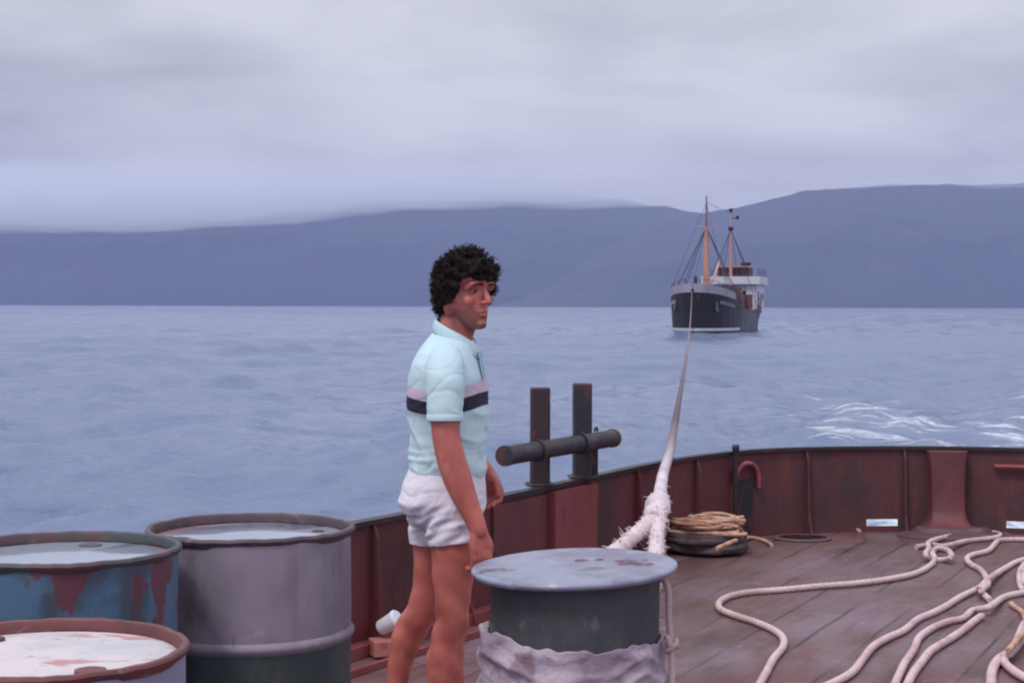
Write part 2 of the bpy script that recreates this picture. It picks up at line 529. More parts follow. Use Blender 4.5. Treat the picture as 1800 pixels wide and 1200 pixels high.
    for s_, st, di in (((0.9, 1.3, 1), 0.85, 0.2), ((3.6, 5.0, 1), 0.75, 0.06), ((0.12, 0.2, 1), 0.5, 0.7)):
        n = noi(mapn(s_, R(20)), 5, 0.6)
        bn = t.nodes.new("ShaderNodeBump"); bn.inputs["Strength"].default_value = st; bn.inputs["Distance"].default_value = di
        t.links.new(n.outputs["Fac"], bn.inputs["Height"])
        if last: t.links.new(last, bn.inputs["Normal"])
        last = bn.outputs[0]
    t.links.new(last, b.inputs["Normal"])
    me.materials.append(m)
    o = bpy.data.objects.new("sea", me); COL.objects.link(o)
    props(o, kind="structure")
sea()

# ------------------------------------------------------------------ hills across the water
def hills(name, ridge, Dr, Ds, seed, label_col):
    """ridge: (px, py) skyline seen at distance Dr; shore at Ds"""
    rx = np.array([p[0] for p in ridge], float); ry = np.array([p[1] for p in ridge], float)
    nx, ny = 420, 60
    pxs = np.linspace(rx[0], rx[-1], nx)
    top = (HOR - np.interp(pxs, rx, ry)) / FPX * Dr
    ker = np.ones(13) / 13
    top = np.convolve(np.pad(top, 6, mode='edge'), ker, 'valid')
    top = np.maximum(top, 0)
    vs = []; fs = []
    for j in range(ny):
        tt = j / (ny - 1) * 1.35
        D = Ds + (Dr - Ds) * tt
        for i in range(nx):
            X = (pxs[i] - 900) / FPX * D
            nse = mnoise.fractal(Vector((X / 420.0, D / 420.0, seed)), 1.0, 2.0, 6)
            rdg = mnoise.fractal(Vector((X / 150.0, D / 600.0, seed + 5)), 1.0, 2.0, 4)
            if tt <= 1: prof = math.sin(tt * math.pi / 2) ** 0.85
            else: prof = 1 - (tt - 1) ** 2 * 1.5
            env = min(1, tt * 4) * (1 - max(0, 1 - abs(tt - 1) * 5) * 0.85)
            z = top[i] * (prof + 0.16 * nse * env + 0.07 * rdg * env)
            if tt < 1: z = min(z, top[i] * (0.1 + 0.9 * tt ** 0.5) * (D / Dr))
            z += 2.5 * mnoise.noise(Vector((X / 23.0, D / 23.0, seed)))
            vs.append((X, D, SEA - 0.6 + max(z, 0) + (0.9 if j else 0)))
    for j in range(ny - 1):
        for i in range(nx - 1):
            a = j * nx + i
            fs.append((a, a + 1, a + nx + 1, a + nx))
    mb = MB(); mb.add(vs, fs)
    m = material("wooded_hillside_" + name, label_col, 0.9, layers=[
        ((0.006, 0.006, 0.012), 0.42, 0.64, c(58, 66, 62), 6, 0.8),
        ((0.03, 0.03, 0.03), 0.5, 0.7, c(40, 52, 44), 5, 0.6)])
    o = mb.build("hills", m, origin=(0, Ds, 0), angle=None)
    props(o, kind="structure")
hills("far", [(-900, 368), (0, 362), (200, 356), (330, 350), (450, 344), (600, 338), (720, 334), (800, 333), (900, 336), (1000, 339), (1090, 349), (1160, 364), (1230, 373), (1300, 378), (1500, 395), (2000, 420), (2600, 440)], 7000, 5900, 3.0, c(52, 64, 60))
hills("near", [(880, 537), (960, 500), (1080, 425), (1180, 384), (1230, 374), (1300, 363), (1380, 344), (1480, 327), (1580, 319), (1700, 321), (1800, 316), (2000, 310), (2400, 330), (2800, 360)], 6200, 5300, 17.0, c(50, 60, 60))

# ------------------------------------------------------------------ tug deck
# outline of the after deck, from far forward on the left round the stern to far forward on the right
OUT = [(-6.6, -4.0), (-5.2, -1.2), (-3.75, 1.6), (-2.35, 4.2), (-1.42, 5.9), (-0.69, 7.2), (-0.085, 8.2), (0.45, 9.22), (0.95, 10.15), (1.46, 10.82), (1.95, 11.12),
       (2.7, 11.24), (3.46, 11.12), (4.3, 10.75), (5.2, 10.15), (6.0, 9.3), (6.35, 8.2), (6.1, 6.9), (5.3, 5.2), (4.0, 2.6), (2.3, -0.8), (0.6, -4.0)]
WALL = resample(catmull([(x, y, 0) for x, y in OUT], 24), 0.02)
WN = []
for i in range(len(WALL)):
    t_ = (WALL[min(i + 2, len(WALL) - 1)] - WALL[max(i - 2, 0)]).normalized()
    WN.append(Vector((t_.y, -t_.x, 0)))        # points inboard
RAIL = 0.56
def wi(px=None, x=None, y=None):
    """index of the wall sample at image column px (far side), or nearest to x, y"""
    best = 0; bd = 1e9
    for i, p in enumerate(WALL):
        if p.y < 4: continue
        d = abs(900 + FPX * p.x / p.y - px) if px is not None else (p.x - x) ** 2 + (p.y - y) ** 2
        if px is not None and p.y < 6.5: continue
        if px is not None and p.x > 6.2: continue
        if d < bd: bd = d; best = i
    return best
def woff(i, d, z=0.0):
    i = max(0, min(len(WALL) - 1, i))
    return WALL[i] + WN[i] * d + Vector((0, 0, z))

def deck():
    mb = MB()
    ring = [WALL[i] - WN[i] * 0.02 for i in range(0, len(WALL), 6)]
    n = len(ring)
    vs = [Vector(p) for p in ring] + [Vector((p.x, p.y, -0.06)) for p in ring]
    mb.add(vs, [list(range(n))[::-1], [n + i for i in range(n)]] + [(i, (i + 1) % n, n + (i + 1) % n, n + i) for i in range(n)])
    m = bpy.data.materials.new("worn_deck_planks"); m.use_nodes = True
    t = m.node_tree; b = t.nodes["Principled BSDF"]
    tcn = t.nodes.new("ShaderNodeTexCoord")
    rot = t.nodes.new("ShaderNodeMapping"); rot.vector_type = 'POINT'
    rot.inputs["Rotation"].default_value = (0, 0, R(-(90 - 25.8)))
    t.links.new(tcn.outputs["Object"], rot.inputs["Vector"])
    # rotated: x along the planks
    wob = t.nodes.new("ShaderNodeTexNoise"); wob.inputs["Scale"].default_value = 1.6; wob.inputs["Detail"].default_value = 3
    t.links.new(rot.outputs[0], wob.inputs["Vector"])
    wadd = t.nodes.new("ShaderNodeVectorMath"); wadd.operation = 'MULTIPLY_ADD'
    t.links.new(wob.outputs["Color"], wadd.inputs[0]); wadd.inputs[1].default_value = (0.03, 0.03, 0); t.links.new(rot.outputs[0], wadd.inputs[2])
    br = t.nodes.new("ShaderNodeTexBrick")
    br.inputs["Scale"].default_value = 1.0
    br.inputs["Brick Width"].default_value = 3.1
    br.inputs["Row Height"].default_value = 0.262
    br.inputs["Mortar Size"].default_value = 0.010
    br.inputs["Mortar Smooth"].default_value = 0.35
    br.inputs["Bias"].default_value = 0.0
    br.offset = 0.37
    br.inputs["Color1"].default_value = (0, 0, 0, 1); br.inputs["Color2"].default_value = (1, 1, 1, 1); br.inputs["Mortar"].default_value = (0.5, 0.5, 0.5, 1)
    t.links.new(wadd.outputs[0], br.inputs["Vector"])
    def noi(scale, detail, vec, rough=0.62):
        mpn = t.nodes.new("ShaderNodeMapping"); mpn.inputs["Scale"].default_value = scale
        t.links.new(vec, mpn.inputs["Vector"])
        n_ = t.nodes.new("ShaderNodeTexNoise"); n_.inputs["Scale"].default_value = 1; n_.inputs["Detail"].default_value = detail
        n_.inputs["Roughness"].default_value = rough
        t.links.new(mpn.outputs[0], n_.inputs["Vector"]); return n_.outputs["Fac"]
    def rng_(f, lo, hi, a=0.0, b_=1.0):
        q = t.nodes.new("ShaderNodeMapRange"); q.interpolation_type = 'SMOOTHSTEP'
        t.links.new(f, q.inputs[0]); q.inputs[1].default_value = lo; q.inputs[2].default_value = hi; q.inputs[3].default_value = a; q.inputs[4].default_value = b_
        return q.outputs[0]
    def mixc(f, a, b_):
        q = t.nodes.new("ShaderNodeMix"); q.data_type = 'RGBA'
        if isinstance(f, float): q.inputs[0].default_value = f
        else: t.links.new(f, q.inputs[0])
        for k, v in ((6, a), (7, b_)):
            if isinstance(v, tuple): q.inputs[k].default_value = v
            else: t.links.new(v, q.inputs[k])
        return q.outputs[2]
    ob = rot.outputs[0]
    col = mixc(rng_(noi((0.7, 1.1, 1), 3, ob), 0.4, 0.62), c(106, 74, 76), c(116, 92, 104))
    col = mixc(rng_(br.outputs["Color"], 0.0, 1.0, 0.0, 0.55), col, c(92, 68, 70))
    col = mixc(rng_(noi((1.6, 11, 5), 5, ob), 0.46, 0.72, 0, 0.6), col, c(80, 58, 60))
    col = mixc(rng_(noi((1.3, 2.2, 2), 7, ob), 0.50, 0.66, 0, 0.75), col, c(82, 56, 54))
    col = mixc(rng_(noi((9, 14, 9), 5, ob), 0.62, 0.72, 0, 0.5), col, c(150, 136, 146))
    # worn stretches where the caulking no longer shows
    wear = rng_(noi((1.1, 1.6, 1), 3, ob), 0.40, 0.62, 0.1, 0.95)
    mo = t.nodes.new("ShaderNodeMath"); mo.operation = 'MULTIPLY'
    t.links.new(br.outputs["Fac"], mo.inputs[0]); t.links.new(wear, mo.inputs[1])
    col = mixc(mo.outputs[0], col, c(56, 42, 46))
    t.links.new(col, b.inputs["Base Color"])
    t.links.new(rng_(noi((1.4, 2.6, 1), 5, ob), 0.35, 0.65, 0.34, 0.8), b.inputs["Roughness"])
    bn = t.nodes.new("ShaderNodeBump"); bn.inputs["Strength"].default_value = 0.6; bn.inputs["Distance"].default_value = 0.006
    inv = t.nodes.new("ShaderNodeMath"); inv.operation = 'SUBTRACT'; inv.inputs[0].default_value = 1; t.links.new(mo.outputs[0], inv.inputs[1])
    t.links.new(inv.outputs[0], bn.inputs["Height"])
    bn2 = t.nodes.new("ShaderNodeBump"); bn2.inputs["Strength"].default_value = 0.5; bn2.inputs["Distance"].default_value = 0.004
    t.links.new(noi((5, 60, 20), 5, ob), bn2.inputs["Height"]); t.links.new(bn.outputs[0], bn2.inputs["Normal"])
    t.links.new(bn2.outputs[0], b.inputs["Normal"])
    o = mb.build("deck", m, origin=(0, 0, 0), smooth=False)
    props(o, kind="structure")
deck()

# ------------------------------------------------------------------ bulwark round the stern
bul = thing("bulwark", (0.2, 8.8, 0), "rust red and brown steel bulwark curving round the stern of the deck", "bulwark")
def strip(mb, i0, i1, d0, d1, z0, z1, step=6):
    """solid strip following the wall between samples i0..i1, offsets d0..d1, heights z0..z1"""
    ids = list(range(i0, i1, step)) + [i1]
    vs = []
    for i in ids: vs += [woff(i, d0, z0), woff(i, d1, z0), woff(i, d1, z1), woff(i, d0, z1)]
    fs = []
    for k in range(len(ids) - 1):
        a = k * 4; b = a + 4
        for q in range(4): fs.append((a + q, a + (q + 1) % 4, b + (q + 1) % 4, b + q))
    fs += [(3, 2, 1, 0), tuple(len(vs) - 4 + q for q in range(4))]
    mb.add(vs, fs)
N_W = len(WALL) - 1
# scuppers at the foot of the wall: real openings
scup = []
for a_, b_ in ((1523, 1580), (1772, 1836)): scup.append((wi(px=a_), wi(px=b_)))
scup.append((scup[1][1] + 70, scup[1][1] + 85))
mb = MB()
strip(mb, 0, N_W, -0.012, 0.0, 0.085, RAIL)
prev = 0
for a_, b_ in scup:
    strip(mb, prev, a_, -0.012, 0.0, 0.0, 0.085)
    strip(mb, a_, b_, -0.012, 0.0, 0.0, 0.038)
    prev = b_
strip(mb, prev, N_W, -0.012, 0.0, 0.0, 0.085)
mb.build("wall_plate", m_bul, bul, smooth=False)
mb = MB(); strip(mb, 0, N_W, -0.04, 0.022, RAIL, RAIL + 0.022); mb.build("rail_cap", m_rail, bul, smooth=False)
# outer hull side
mb = MB()
ids = list(range(0, N_W + 1, 10))
vs = []
for i in ids:
    vs += [woff(i, -0.02, 0.0), woff(i, -0.05, -0.35), woff(i, 0.25, -2.0), woff(i, 0.31, -2.0), woff(i, 0.03, -0.35), woff(i, 0.02, -0.065)]
fs = []
for k in range(len(ids) - 1):
    for q in range(6): fs.append((k * 6 + q, k * 6 + (q + 1) % 6, k * 6 + 6 + (q + 1) % 6, k * 6 + 6 + q))
mb.add(vs, fs); mb.build("hull_side", m_hull_out, bul, smooth=True)
# vertical stiffener ribs
for px in (655, 812, 1118, 1222, 1416, 1590):
    i = wi(px=px)
    mb = MB()
    a = woff(i, 0.001, 0.002); b = woff(i, 0.001, RAIL - 0.003)
    tt = Vector((-WN[i].y, WN[i].x, 0))
    vs = []
    for z, w_ in ((0.002, 0.10), (0.12, 0.055), (RAIL - 0.06, 0.04), (RAIL - 0.003, 0.018)):
        for s_ in (-0.006, 0.006):
            vs += [woff(i, 0.001, z) + tt * s_, woff(i, w_, z) + tt * s_]
    fs = []
    for k in range(3):
        o = k * 4
        fs += [(o, o + 1, o + 5, o + 4), (o + 2, o + 6, o + 7, o + 3), (o + 1, o + 3, o + 7, o + 5), (o, o + 4, o + 6, o + 2)]
    fs += [(0, 2, 3, 1), (12, 13, 15, 14)]
    mb.add(vs, fs); mb.build("rib", m_bul, bul, smooth=False)
# red doubler plates under the mooring bitt
mb = MB(); strip(mb, wi(px=866), wi(px=957), 0.002, 0.016, 0.07, RAIL - 0.02, 4); q_ = mb.build("doubler_plate", m_red_dark, bul, smooth=False); q_["label"] = "dark red plate left of the bright one"
mb = MB(); strip(mb, wi(px=960), wi(px=1037), 0.002, 0.055, 0.003, RAIL - 0.012, 4); q_ = mb.build("doubler_plate", m_red, bul, smooth=False); q_["label"] = "bright red plate under the bitt"
# pipe edge along the waterway, and the red ledge at the foot of the wall
mb = MB(); strip(mb, wi(px=560) - 40, wi(px=905), 0.225, 0.25, 0.002, 0.03, 6); mb.build("waterway_bar", m_red, bul, smooth=False)
mb = MB(); strip(mb, wi(px=600) - 40, wi(px=955), 0.002, 0.075, 0.002, 0.055, 6); mb.build("foot_ledge", m_red, bul, smooth=False)
# bent pipe stay behind the man
i0 = wi(px=706); i1 = wi(px=735)
pp = catmull([woff(i0, 0.10, 0.0), woff(i0, 0.10, 0.25), woff(i0, 0.10, 0.44), woff(i0 + 3, 0.095, 0.492), woff(i1 - 3, 0.085, 0.505), woff(i1, 0.08, 0.47), woff(i1, 0.08, 0.40)], 10)
MB().tube(pp, 0.013, 12).build("pipe_stay", m_red_dark, bul)
# red arched fairlead with shade plate for its hole, beside the thin post
ia = wi(px=1288); ib = wi(px=1331)
cA = woff((ia + ib) // 2, 0.03, 0.0)
hw = (woff(ia, 0.03) - woff(ib, 0.03)).length / 2
tx = (woff(ib, 0.03) - woff(ia, 0.03)).normalized()
pts = []
for k in range(25):
    a = math.pi * k / 24
    zz = 0.385 + math.sin(a) * hw * 0.95
    pts.append(cA - tx * (math.cos(a) * hw) + Vector((0, 0, zz)))
pts.append(cA + tx * hw + Vector((0, 0, 0.33)))
MB().tube(pts, 0.0165, 14).build("fairlead_arch", material("faded_red_fairlead_paint", c(158, 74, 84), 0.55, layers=[(12, 0.5, 0.65, c(112, 60, 66), 4, 0.8)], bump=[(40, 0.3, 0.003)]), bul)
mb = MB(); strip(mb, ia + 2, ib - 2, 0.003, 0.012, 0.05, 0.39, 3); mb.build("fairlead_hole_shade", m_bitt, bul, smooth=False)  # dark plate put in for the shaded hawse hole under the arch
# thin post standing proud of the rail
ip = wi(px=1283)
b0 = woff(ip, 0.045, 0.0)
mb = MB(); mb.tube([b0, b0 + Vector((0, 0, 0.35)), b0 + Vector((0, 0, RAIL + 0.03))], 0.016, 14)
mb.lathe([(0.001, 0), (0.02, 0.0), (0.024, 0.012), (0.024, 0.035), (0.016, 0.045), (0.001, 0.047)], b0 + Vector((0, 0, RAIL + 0.025)), 20)
mb.build("thin_post", m_rail, bul)
# red pedestal with flared foot against the stern wall
ic = wi(px=1662)
cc = woff(ic, 0.0)
tx = Vector((-WN[ic].y, WN[ic].x, 0)); nn = WN[ic]
mb = MB()
prof = [(0.002, 0.46, 0.36), (0.03, 0.42, 0.32), (0.06, 0.30, 0.24), (0.10, 0.25, 0.17), (0.16, 0.235, 0.145), (0.30, 0.235, 0.14), (0.44, 0.24, 0.13), (RAIL - 0.004, 0.27, 0.12)]
vs = []
for z, w_, d_ in prof:
    ww = w_ / 2; r_ = min(0.04, d_ * 0.4)
    for (s_, dd) in ((-ww, 0.002), (-ww, d_ - r_), (-ww + r_ * 0.3, d_ - r_ * 0.3), (-ww + r_, d_), (ww - r_, d_), (ww - r_ * 0.3, d_ - r_ * 0.3), (ww, d_ - r_), (ww, 0.002)):
        vs.append(cc + tx * s_ + nn * dd + Vector((0, 0, z)))
fs = []
for k in range(len(prof) - 1):
    for q in range(8): fs.append((k * 8 + q, k * 8 + (q + 1) % 8, k * 8 + 8 + (q + 1) % 8, k * 8 + 8 + q))
fs += [tuple(range(8))[::-1], tuple((len(prof) - 1) * 8 + q for q in range(8))]
mb.add(vs, fs); mb.build("pedestal", m_red_dark, bul)
# dark mound plate spreading in front of the pedestal
mb = MB()
for k, (s0, s1, dd, hh) in enumerate([(-0.36, 0.44, 0.42, 0.03), (-0.26, 0.30, 0.34, 0.06)]):
    vs = []
    n_ = 18
    for j in range(3):
        f = (1, 0.9, 0.8)[j]; z = (0.003, hh * 0.7, hh)[j]
        for q in range(n_ + 1):
            a = math.pi * q / n_
            vs.append(cc + tx * ((s0 + s1) / 2 - math.cos(a) * (s1 - s0) / 2 * f) + nn * (0.17 + math.sin(a) ** 0.8 * (dd - 0.17) * f) + Vector((0, 0, z + k * 0.002)))
    fs = []
    for j in range(2):
        for q in range(n_): fs.append((j * (n_ + 1) + q, j * (n_ + 1) + q + 1, (j + 1) * (n_ + 1) + q + 1, (j + 1) * (n_ + 1) + q))
    fs.append([2 * (n_ + 1) + q for q in range(n_ + 1)]); fs.append([q for q in range(n_ + 1)][::-1])
    mb.add(vs, fs)
mb.build("pedestal_base", material("dark_maroon_steel", c(84, 58, 66), 0.6, layers=[(6, 0.5, 0.66, c(120, 92, 100), 4, 0.7)], bump=[(20, 0.4, 0.006)]), bul)
# horizontal pink red pipe rail on the right
j0 = wi(px=1748)
mb = MB(); mb.tube([woff(i, 0.035, 0.455) for i in range(j0, j0 + 60, 4)], 0.016, 12)
for i in (j0 + 4, j0 + 54): mb.bar(woff(i, 0.001, 0.455), woff(i, 0.03, 0.455), 0.014, 0.014)
mb.build("pipe_rail", m_red, bul)

# ------------------------------------------------------------------ double mooring bitt on the bulwark
def square_post(mb, x, y, z0, z1, w_, d_, rz, bev=0.012, taper=1.0):
    ca, sa = math.cos(rz), math.sin(rz)
    prof = []
    for sx_, sy_ in ((-1, -1), (1, -1), (1, 1), (-1, 1)):
        a, b = sx_ * w_ / 2, sy_ * d_ / 2
        if sx_ * sy_ > 0: prof += [(a - sx_ * 0, b - sy_ * bev), (a - sx_ * bev, b)][::1]
        else: prof += [(a - sx_ * bev, b), (a, b - sy_ * bev)]
    vs = []
    for z, f in ((z0, 1), (z1 - 0.008, taper), (z1, taper * 0.9)):
        for a, b in prof: vs.append((x + (a * ca - b * sa) * f, y + (a * sa + b * ca) * f, z))
    n = 8
    fs = [(k * n + q, k * n + (q + 1) % n, (k + 1) * n + (q + 1) % n, (k + 1) * n + q) for k in range(2) for q in range(n)]
    fs += [tuple(range(n))[::-1], tuple(2 * n + q for q in range(n))]
    mb.add(vs, fs)
bt = thing("mooring_bitt", (0.27, 8.93, RAIL), "double steel mooring bitt with crossbar standing on the bulwark behind the man", "mooring bitt")
rzb = math.atan2(9.22 - 8.2, 0.45 + 0.085)
for (px, Dp, zt, mt, lb) in ((950, 8.72, 1.098, m_bitt_rust, "rusty left post"), (1024, 9.12, 1.103, m_bitt, "dark right post")):
    X_ = (px - 900) / FPX * Dp
    mb = MB(); square_post(mb, X_, Dp, RAIL + 0.022, zt, 0.10, 0.085, 0.12)
    pst = mb.build("post", mt, bt, smooth=False); pst["label"] = lb
    mb = MB(); square_post(mb, X_, Dp, RAIL + 0.022, RAIL + 0.037, 0.15, 0.14, 0.12, 0.02); mb.build("foot_plate", m_rail, bt, smooth=False)
A_ = Vector((-0.030, 8.19, 0.785)); B_ = Vector((0.568, 9.30, 0.785))
d_ = (B_ - A_).normalized()
mb = MB()
mb.tube([A_, A_ + d_ * 0.004, A_.lerp(B_, 0.3), A_.lerp(B_, 0.7), B_ - d_ * 0.004, B_], lambda t: 0.048, 28)
mb.tube([A_ - d_ * 0.012, A_ + d_ * 0.016], 0.052, 28); mb.tube([B_ - d_ * 0.016, B_ + d_ * 0.012], 0.052, 28)
mb.build("crossbar", m_bitt, bt, angle=35)
# flanges hugging the bar at the posts, small eye on top, bracket on the right post
for t_ in (0.27, 0.67):
    p_ = A_.lerp(B_, t_)
    MB().tube([p_ - d_ * 0.012, p_ + d_ * 0.012], 0.058, 28).build("collar", m_bitt_rust if t_ < 0.5 else m_bitt, bt, angle=35)
p_ = A_.lerp(B_, 0.83)
pts = [p_ + Vector((0, 0, 0.052)) + d_ * (math.cos(a) * 0.018) + Vector((0, 0, math.sin(a) * 0.022)) for a in [math.pi * k / 10 for k in range(11)]]
MB().tube(pts, 0.006, 8).build("lifting_eye", m_bitt, bt)
mb = MB(); square_post(mb, 0.392 + 0.062, 9.20, RAIL + 0.022, 0.735, 0.05, 0.075, 0.12); mb.build("bracket", m_bitt, bt, smooth=False)

# ------------------------------------------------------------------ towing bollard with disc cap
BX, BY = 0.165, 4.32
BR = 0.222
bo = thing("towing_bollard", (BX, BY, 0), "dark grey green towing bollard with a wide pale blue grey disc cap", "bollard")
def wob(a, z): return 0.0016 * math.sin(3 * a + 9 * z) + 0.001 * math.sin(7 * a - 14 * z)
MB().lathe([(0.30, 0.003), (0.30, 0.02), (0.25, 0.028), (BR, 0.05), (BR, 0.3), (BR, 0.5), (BR, 0.7), (BR, 0.80), (BR + 0.004, 0.828)], (BX, BY, 0), 96, wob=wob).build("post", m_bollard, bo)
Mt = Matrix.Rotation(R(2.0), 3, 'Y') if False else (Matrix.Rotation(R(-2.2), 3, 'Y') @ Matrix.Rotation(R(1.3), 3, 'X'))
def wobc(a, z): return 0.0035 * math.sin(2 * a + 1) + 0.002 * math.sin(5 * a)
capm = MB()
prof = [(0.001, -0.016), (0.20, -0.016), (0.262, -0.013), (0.268, -0.006), (0.267, 0.001), (0.262, 0.004), (0.22, 0.006), (0.12, 0.0075), (0.001, 0.008)]
n = 128; rr_ = [p[0] for p in prof]
fine = [(0.001, -0.016), (0.20, -0.016), (0.262, -0.013), (0.268, -0.006), (0.267, 0.001), (0.262, 0.004)] + [(0.262 - 0.261 * k / 26, 0.004) for k in range(1, 27)]
vs = []
for (r_, z_) in fine:
    for i in range(n):
        a = 2 * math.pi * i / n
        r2 = r_ + (wobc(a, 0) if r_ > 0.15 else 0)
        x, y = r2 * math.cos(a), r2 * math.sin(a)
        z2 = z_
        if z_ > 0.0035 and r_ < 0.26: z2 += 0.004 * mnoise.fractal(Vector((x * 9, y * 9, 2.2)), 1, 2, 4) * min(1, (0.262 - r_) * 20) + 0.003
        vs.append(Mt @ Vector((x, y, z2)) + Vector((BX, BY, 0.847)))
fs = []
for k in range(len(fine) - 1):
    for i in range(n):
        j = (i + 1) % n
        fs.append((k * n + i, k * n + j, (k + 1) * n + j, (k + 1) * n + i))
capm.add(vs, fs)
capm.build("cap", m_cap, bo, angle=60)
m_scab = material("rust_scab", c(98, 76, 92), 0.7, layers=[(40, 0.45, 0.6, c(140, 120, 134), 4, 0.8)], bump=[(60, 0.6, 0.004)])
# rust scabs on the cap
mb = MB()
g2 = random.Random(4)
for k in range(9):
    x = 0.03 + g2.gauss(0.09, 0.05); y = g2.gauss(0.0, 0.04)
    if x * x + y * y > 0.05: continue
    s_ = g2.uniform(0.006, 0.022)
    vs = []
    for q in range(9):
        a = 2 * math.pi * q / 9
        rr2 = s_ * g2.uniform(0.6, 1.2)
        vs.append(Mt @ Vector((x + rr2 * 1.6 * math.cos(a), y + rr2 * math.sin(a), 0.006)) + Vector((BX, BY, 0.8465)))
    for q in range(9):
        a = 2 * math.pi * q / 9
        rr2 = s_ * 0.55
        vs.append(Mt @ Vector((x + rr2 * 1.6 * math.cos(a), y + rr2 * math.sin(a), 0.0098)) + Vector((BX, BY, 0.847)))
    mb = MB(); mb.add(vs, [(q, (q + 1) % 9, 9 + (q + 1) % 9, 9 + q) for q in range(9)] + [tuple(9 + q for q in range(9))])
    mb.build("rust_scab", m_scab, bo)

# mauve sacking wrapped round the bollard
def sacking():
    mb = MB()
    n, m_ = 220, 90
    vs = []
    for j in range(m_):
        v = j / (m_ - 1)
        for i in range(n):
            a = 2 * math.pi * i / n
            ca, sa = math.cos(a), math.sin(a)
            topz = 0.672 + 0.018 * mnoise.noise(Vector((ca * 2.2, sa * 2.2, 1.0))) + 0.010 * mnoise.noise(Vector((ca * 7, sa * 7, 4.0)))
            left = max(0, math.cos(a - math.radians(195))) ** 6
            topz += 0.03 * left
            z = 0.16 + (topz - 0.16) * v
            fold = mnoise.fractal(Vector((ca * 1.7 + 2 * z, sa * 1.7, z * 13.0)), 1.1, 2.0, 4)
            n_a = mnoise.noise(Vector((ca * 1.5, sa * 1.5, z * 3)))
            sag = 1 - abs(math.sin(z * 30 + 4.0 * n_a + 1.0 * a)) * 2
            sag2 = 1 - abs(math.sin(z * 52 - 5.0 * n_a - 2.0 * a)) * 2
            r_ = BR + 0.013 + 0.016 * (1 - v) + 0.009 * fold + (0.006 * sag + 0.004 * sag2) + 0.014 * left
            if v > 0.96: r_ -= (v - 0.96) / 0.04 * 0.012
            r_ = max(r_, BR + 0.006)
            vs.append((BX + r_ * ca, BY + r_ * sa, z))
    # inner return at the top edge
    for i in range(n):
        a = 2 * math.pi * i / n
        p = vs[(m_ - 1) * n + i]
        vs.append((BX + (BR + 0.003) * math.cos(a), BY + (BR + 0.003) * math.sin(a), p[2] - 0.01))
    fs = []
    for j in range(m_):
        for i in range(n):
            k = (i + 1) % n
            fs.append((j * n + i, j * n + k, (j + 1) * n + k, (j + 1) * n + i))
    mb.add(vs, fs)
    o = mb.build("sacking", m_cloth, origin=(BX, BY, 0), angle=None)
    props(o, "crumpled mauve sacking wrapped round the shaft of the capped bollard", "sacking")
sacking()

# thin line hanging down the right side of the bollard, with a knot
hl = thing("hanging_line", (0.41, 4.28, 0), "thin pale line hanging from the bollard cap beside its dark shaft", "rope")
mb = MB()
xr = 0.405
path = [(xr - 0.02, 4.30, 0.832), (xr + 0.001, 4.28, 0.80), (xr + 0.004, 4.275, 0.72), (xr + 0.010, 4.27, 0.64), (xr + 0.012, 4.27, 0.5), (xr + 0.016, 4.26, 0.3), (xr + 0.03, 4.24, 0.08), (xr + 0.09, 4.2, 0.012), (xr + 0.25, 4.1, 0.012), (xr + 0.3, 3.9, 0.012)]
rope_geo(mb, path, 0.0085, n=12)
mb.build("line", m_rope_deck, hl)
mb = MB()
kp = [(xr + 0.010 + 0.013 * math.cos(a), 4.27 + 0.013 * math.sin(a), 0.645 + 0.012 * math.sin(a * 0.5) + 0.003 * k % 0.02) for k, a in enumerate([math.pi * 2 * q / 10 for q in range(22)])]
mb.tube(catmull(kp, 4), 0.007, 10); mb.build("knot", m_rope_deck, hl)

# ------------------------------------------------------------------ towing hawser
def tow_mat():
    m = material("hawser_fibre", c(222, 212, 220), 0.85, layers=[
        ((3, 0.6, 3), 0.46, 0.66, c(196, 178, 188), 4, 0.8)], bump=[(150, 0.5, 0.003)])
    t = m.node_tree; b = t.nodes["Principled BSDF"]
    tcn = t.nodes.new("ShaderNodeTexCoord"); sx = t.nodes.new("ShaderNodeSeparateXYZ")
    t.links.new(tcn.outputs["Object"], sx.inputs[0])
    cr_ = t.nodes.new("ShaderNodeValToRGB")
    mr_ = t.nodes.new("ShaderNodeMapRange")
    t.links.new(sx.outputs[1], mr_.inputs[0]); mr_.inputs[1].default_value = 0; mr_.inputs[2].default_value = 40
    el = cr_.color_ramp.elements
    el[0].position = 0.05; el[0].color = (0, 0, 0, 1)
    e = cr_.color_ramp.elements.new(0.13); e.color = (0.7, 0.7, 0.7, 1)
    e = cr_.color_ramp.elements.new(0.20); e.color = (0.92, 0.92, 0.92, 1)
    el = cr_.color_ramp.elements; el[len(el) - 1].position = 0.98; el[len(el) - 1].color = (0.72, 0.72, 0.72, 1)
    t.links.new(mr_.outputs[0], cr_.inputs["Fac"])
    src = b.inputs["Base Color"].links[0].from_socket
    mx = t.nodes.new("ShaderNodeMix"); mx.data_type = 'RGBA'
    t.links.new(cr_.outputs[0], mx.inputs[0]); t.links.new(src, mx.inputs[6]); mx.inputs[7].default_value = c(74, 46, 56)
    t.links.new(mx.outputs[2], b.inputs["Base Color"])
    return m
m_tow = tow_mat()
hw_ = thing("towing_hawser", (0.52, 5.9, 0), "long white towing hawser running from the capped bollard over the rail to the black ship", "rope")
S0 = Vector((0.525, 5.95, EYE - 0.735))
keys = [(S0.x, S0.y, S0.z), (0.63, 7.0, EYE - 0.80), (0.80, 8.7, EYE - 0.885)]
for k in range(61):     # catenary from the rail to the ship's fairlead
    t_ = (k / 60) ** 1.6
    keys.append((0.995 + (18.55 - 0.995) * t_, 10.38 + 159.8 * t_, EYE - 0.925 + 2.475 * t_ - 4.0 * t_ * (1 - t_)))
dense = catmull(keys, 8)
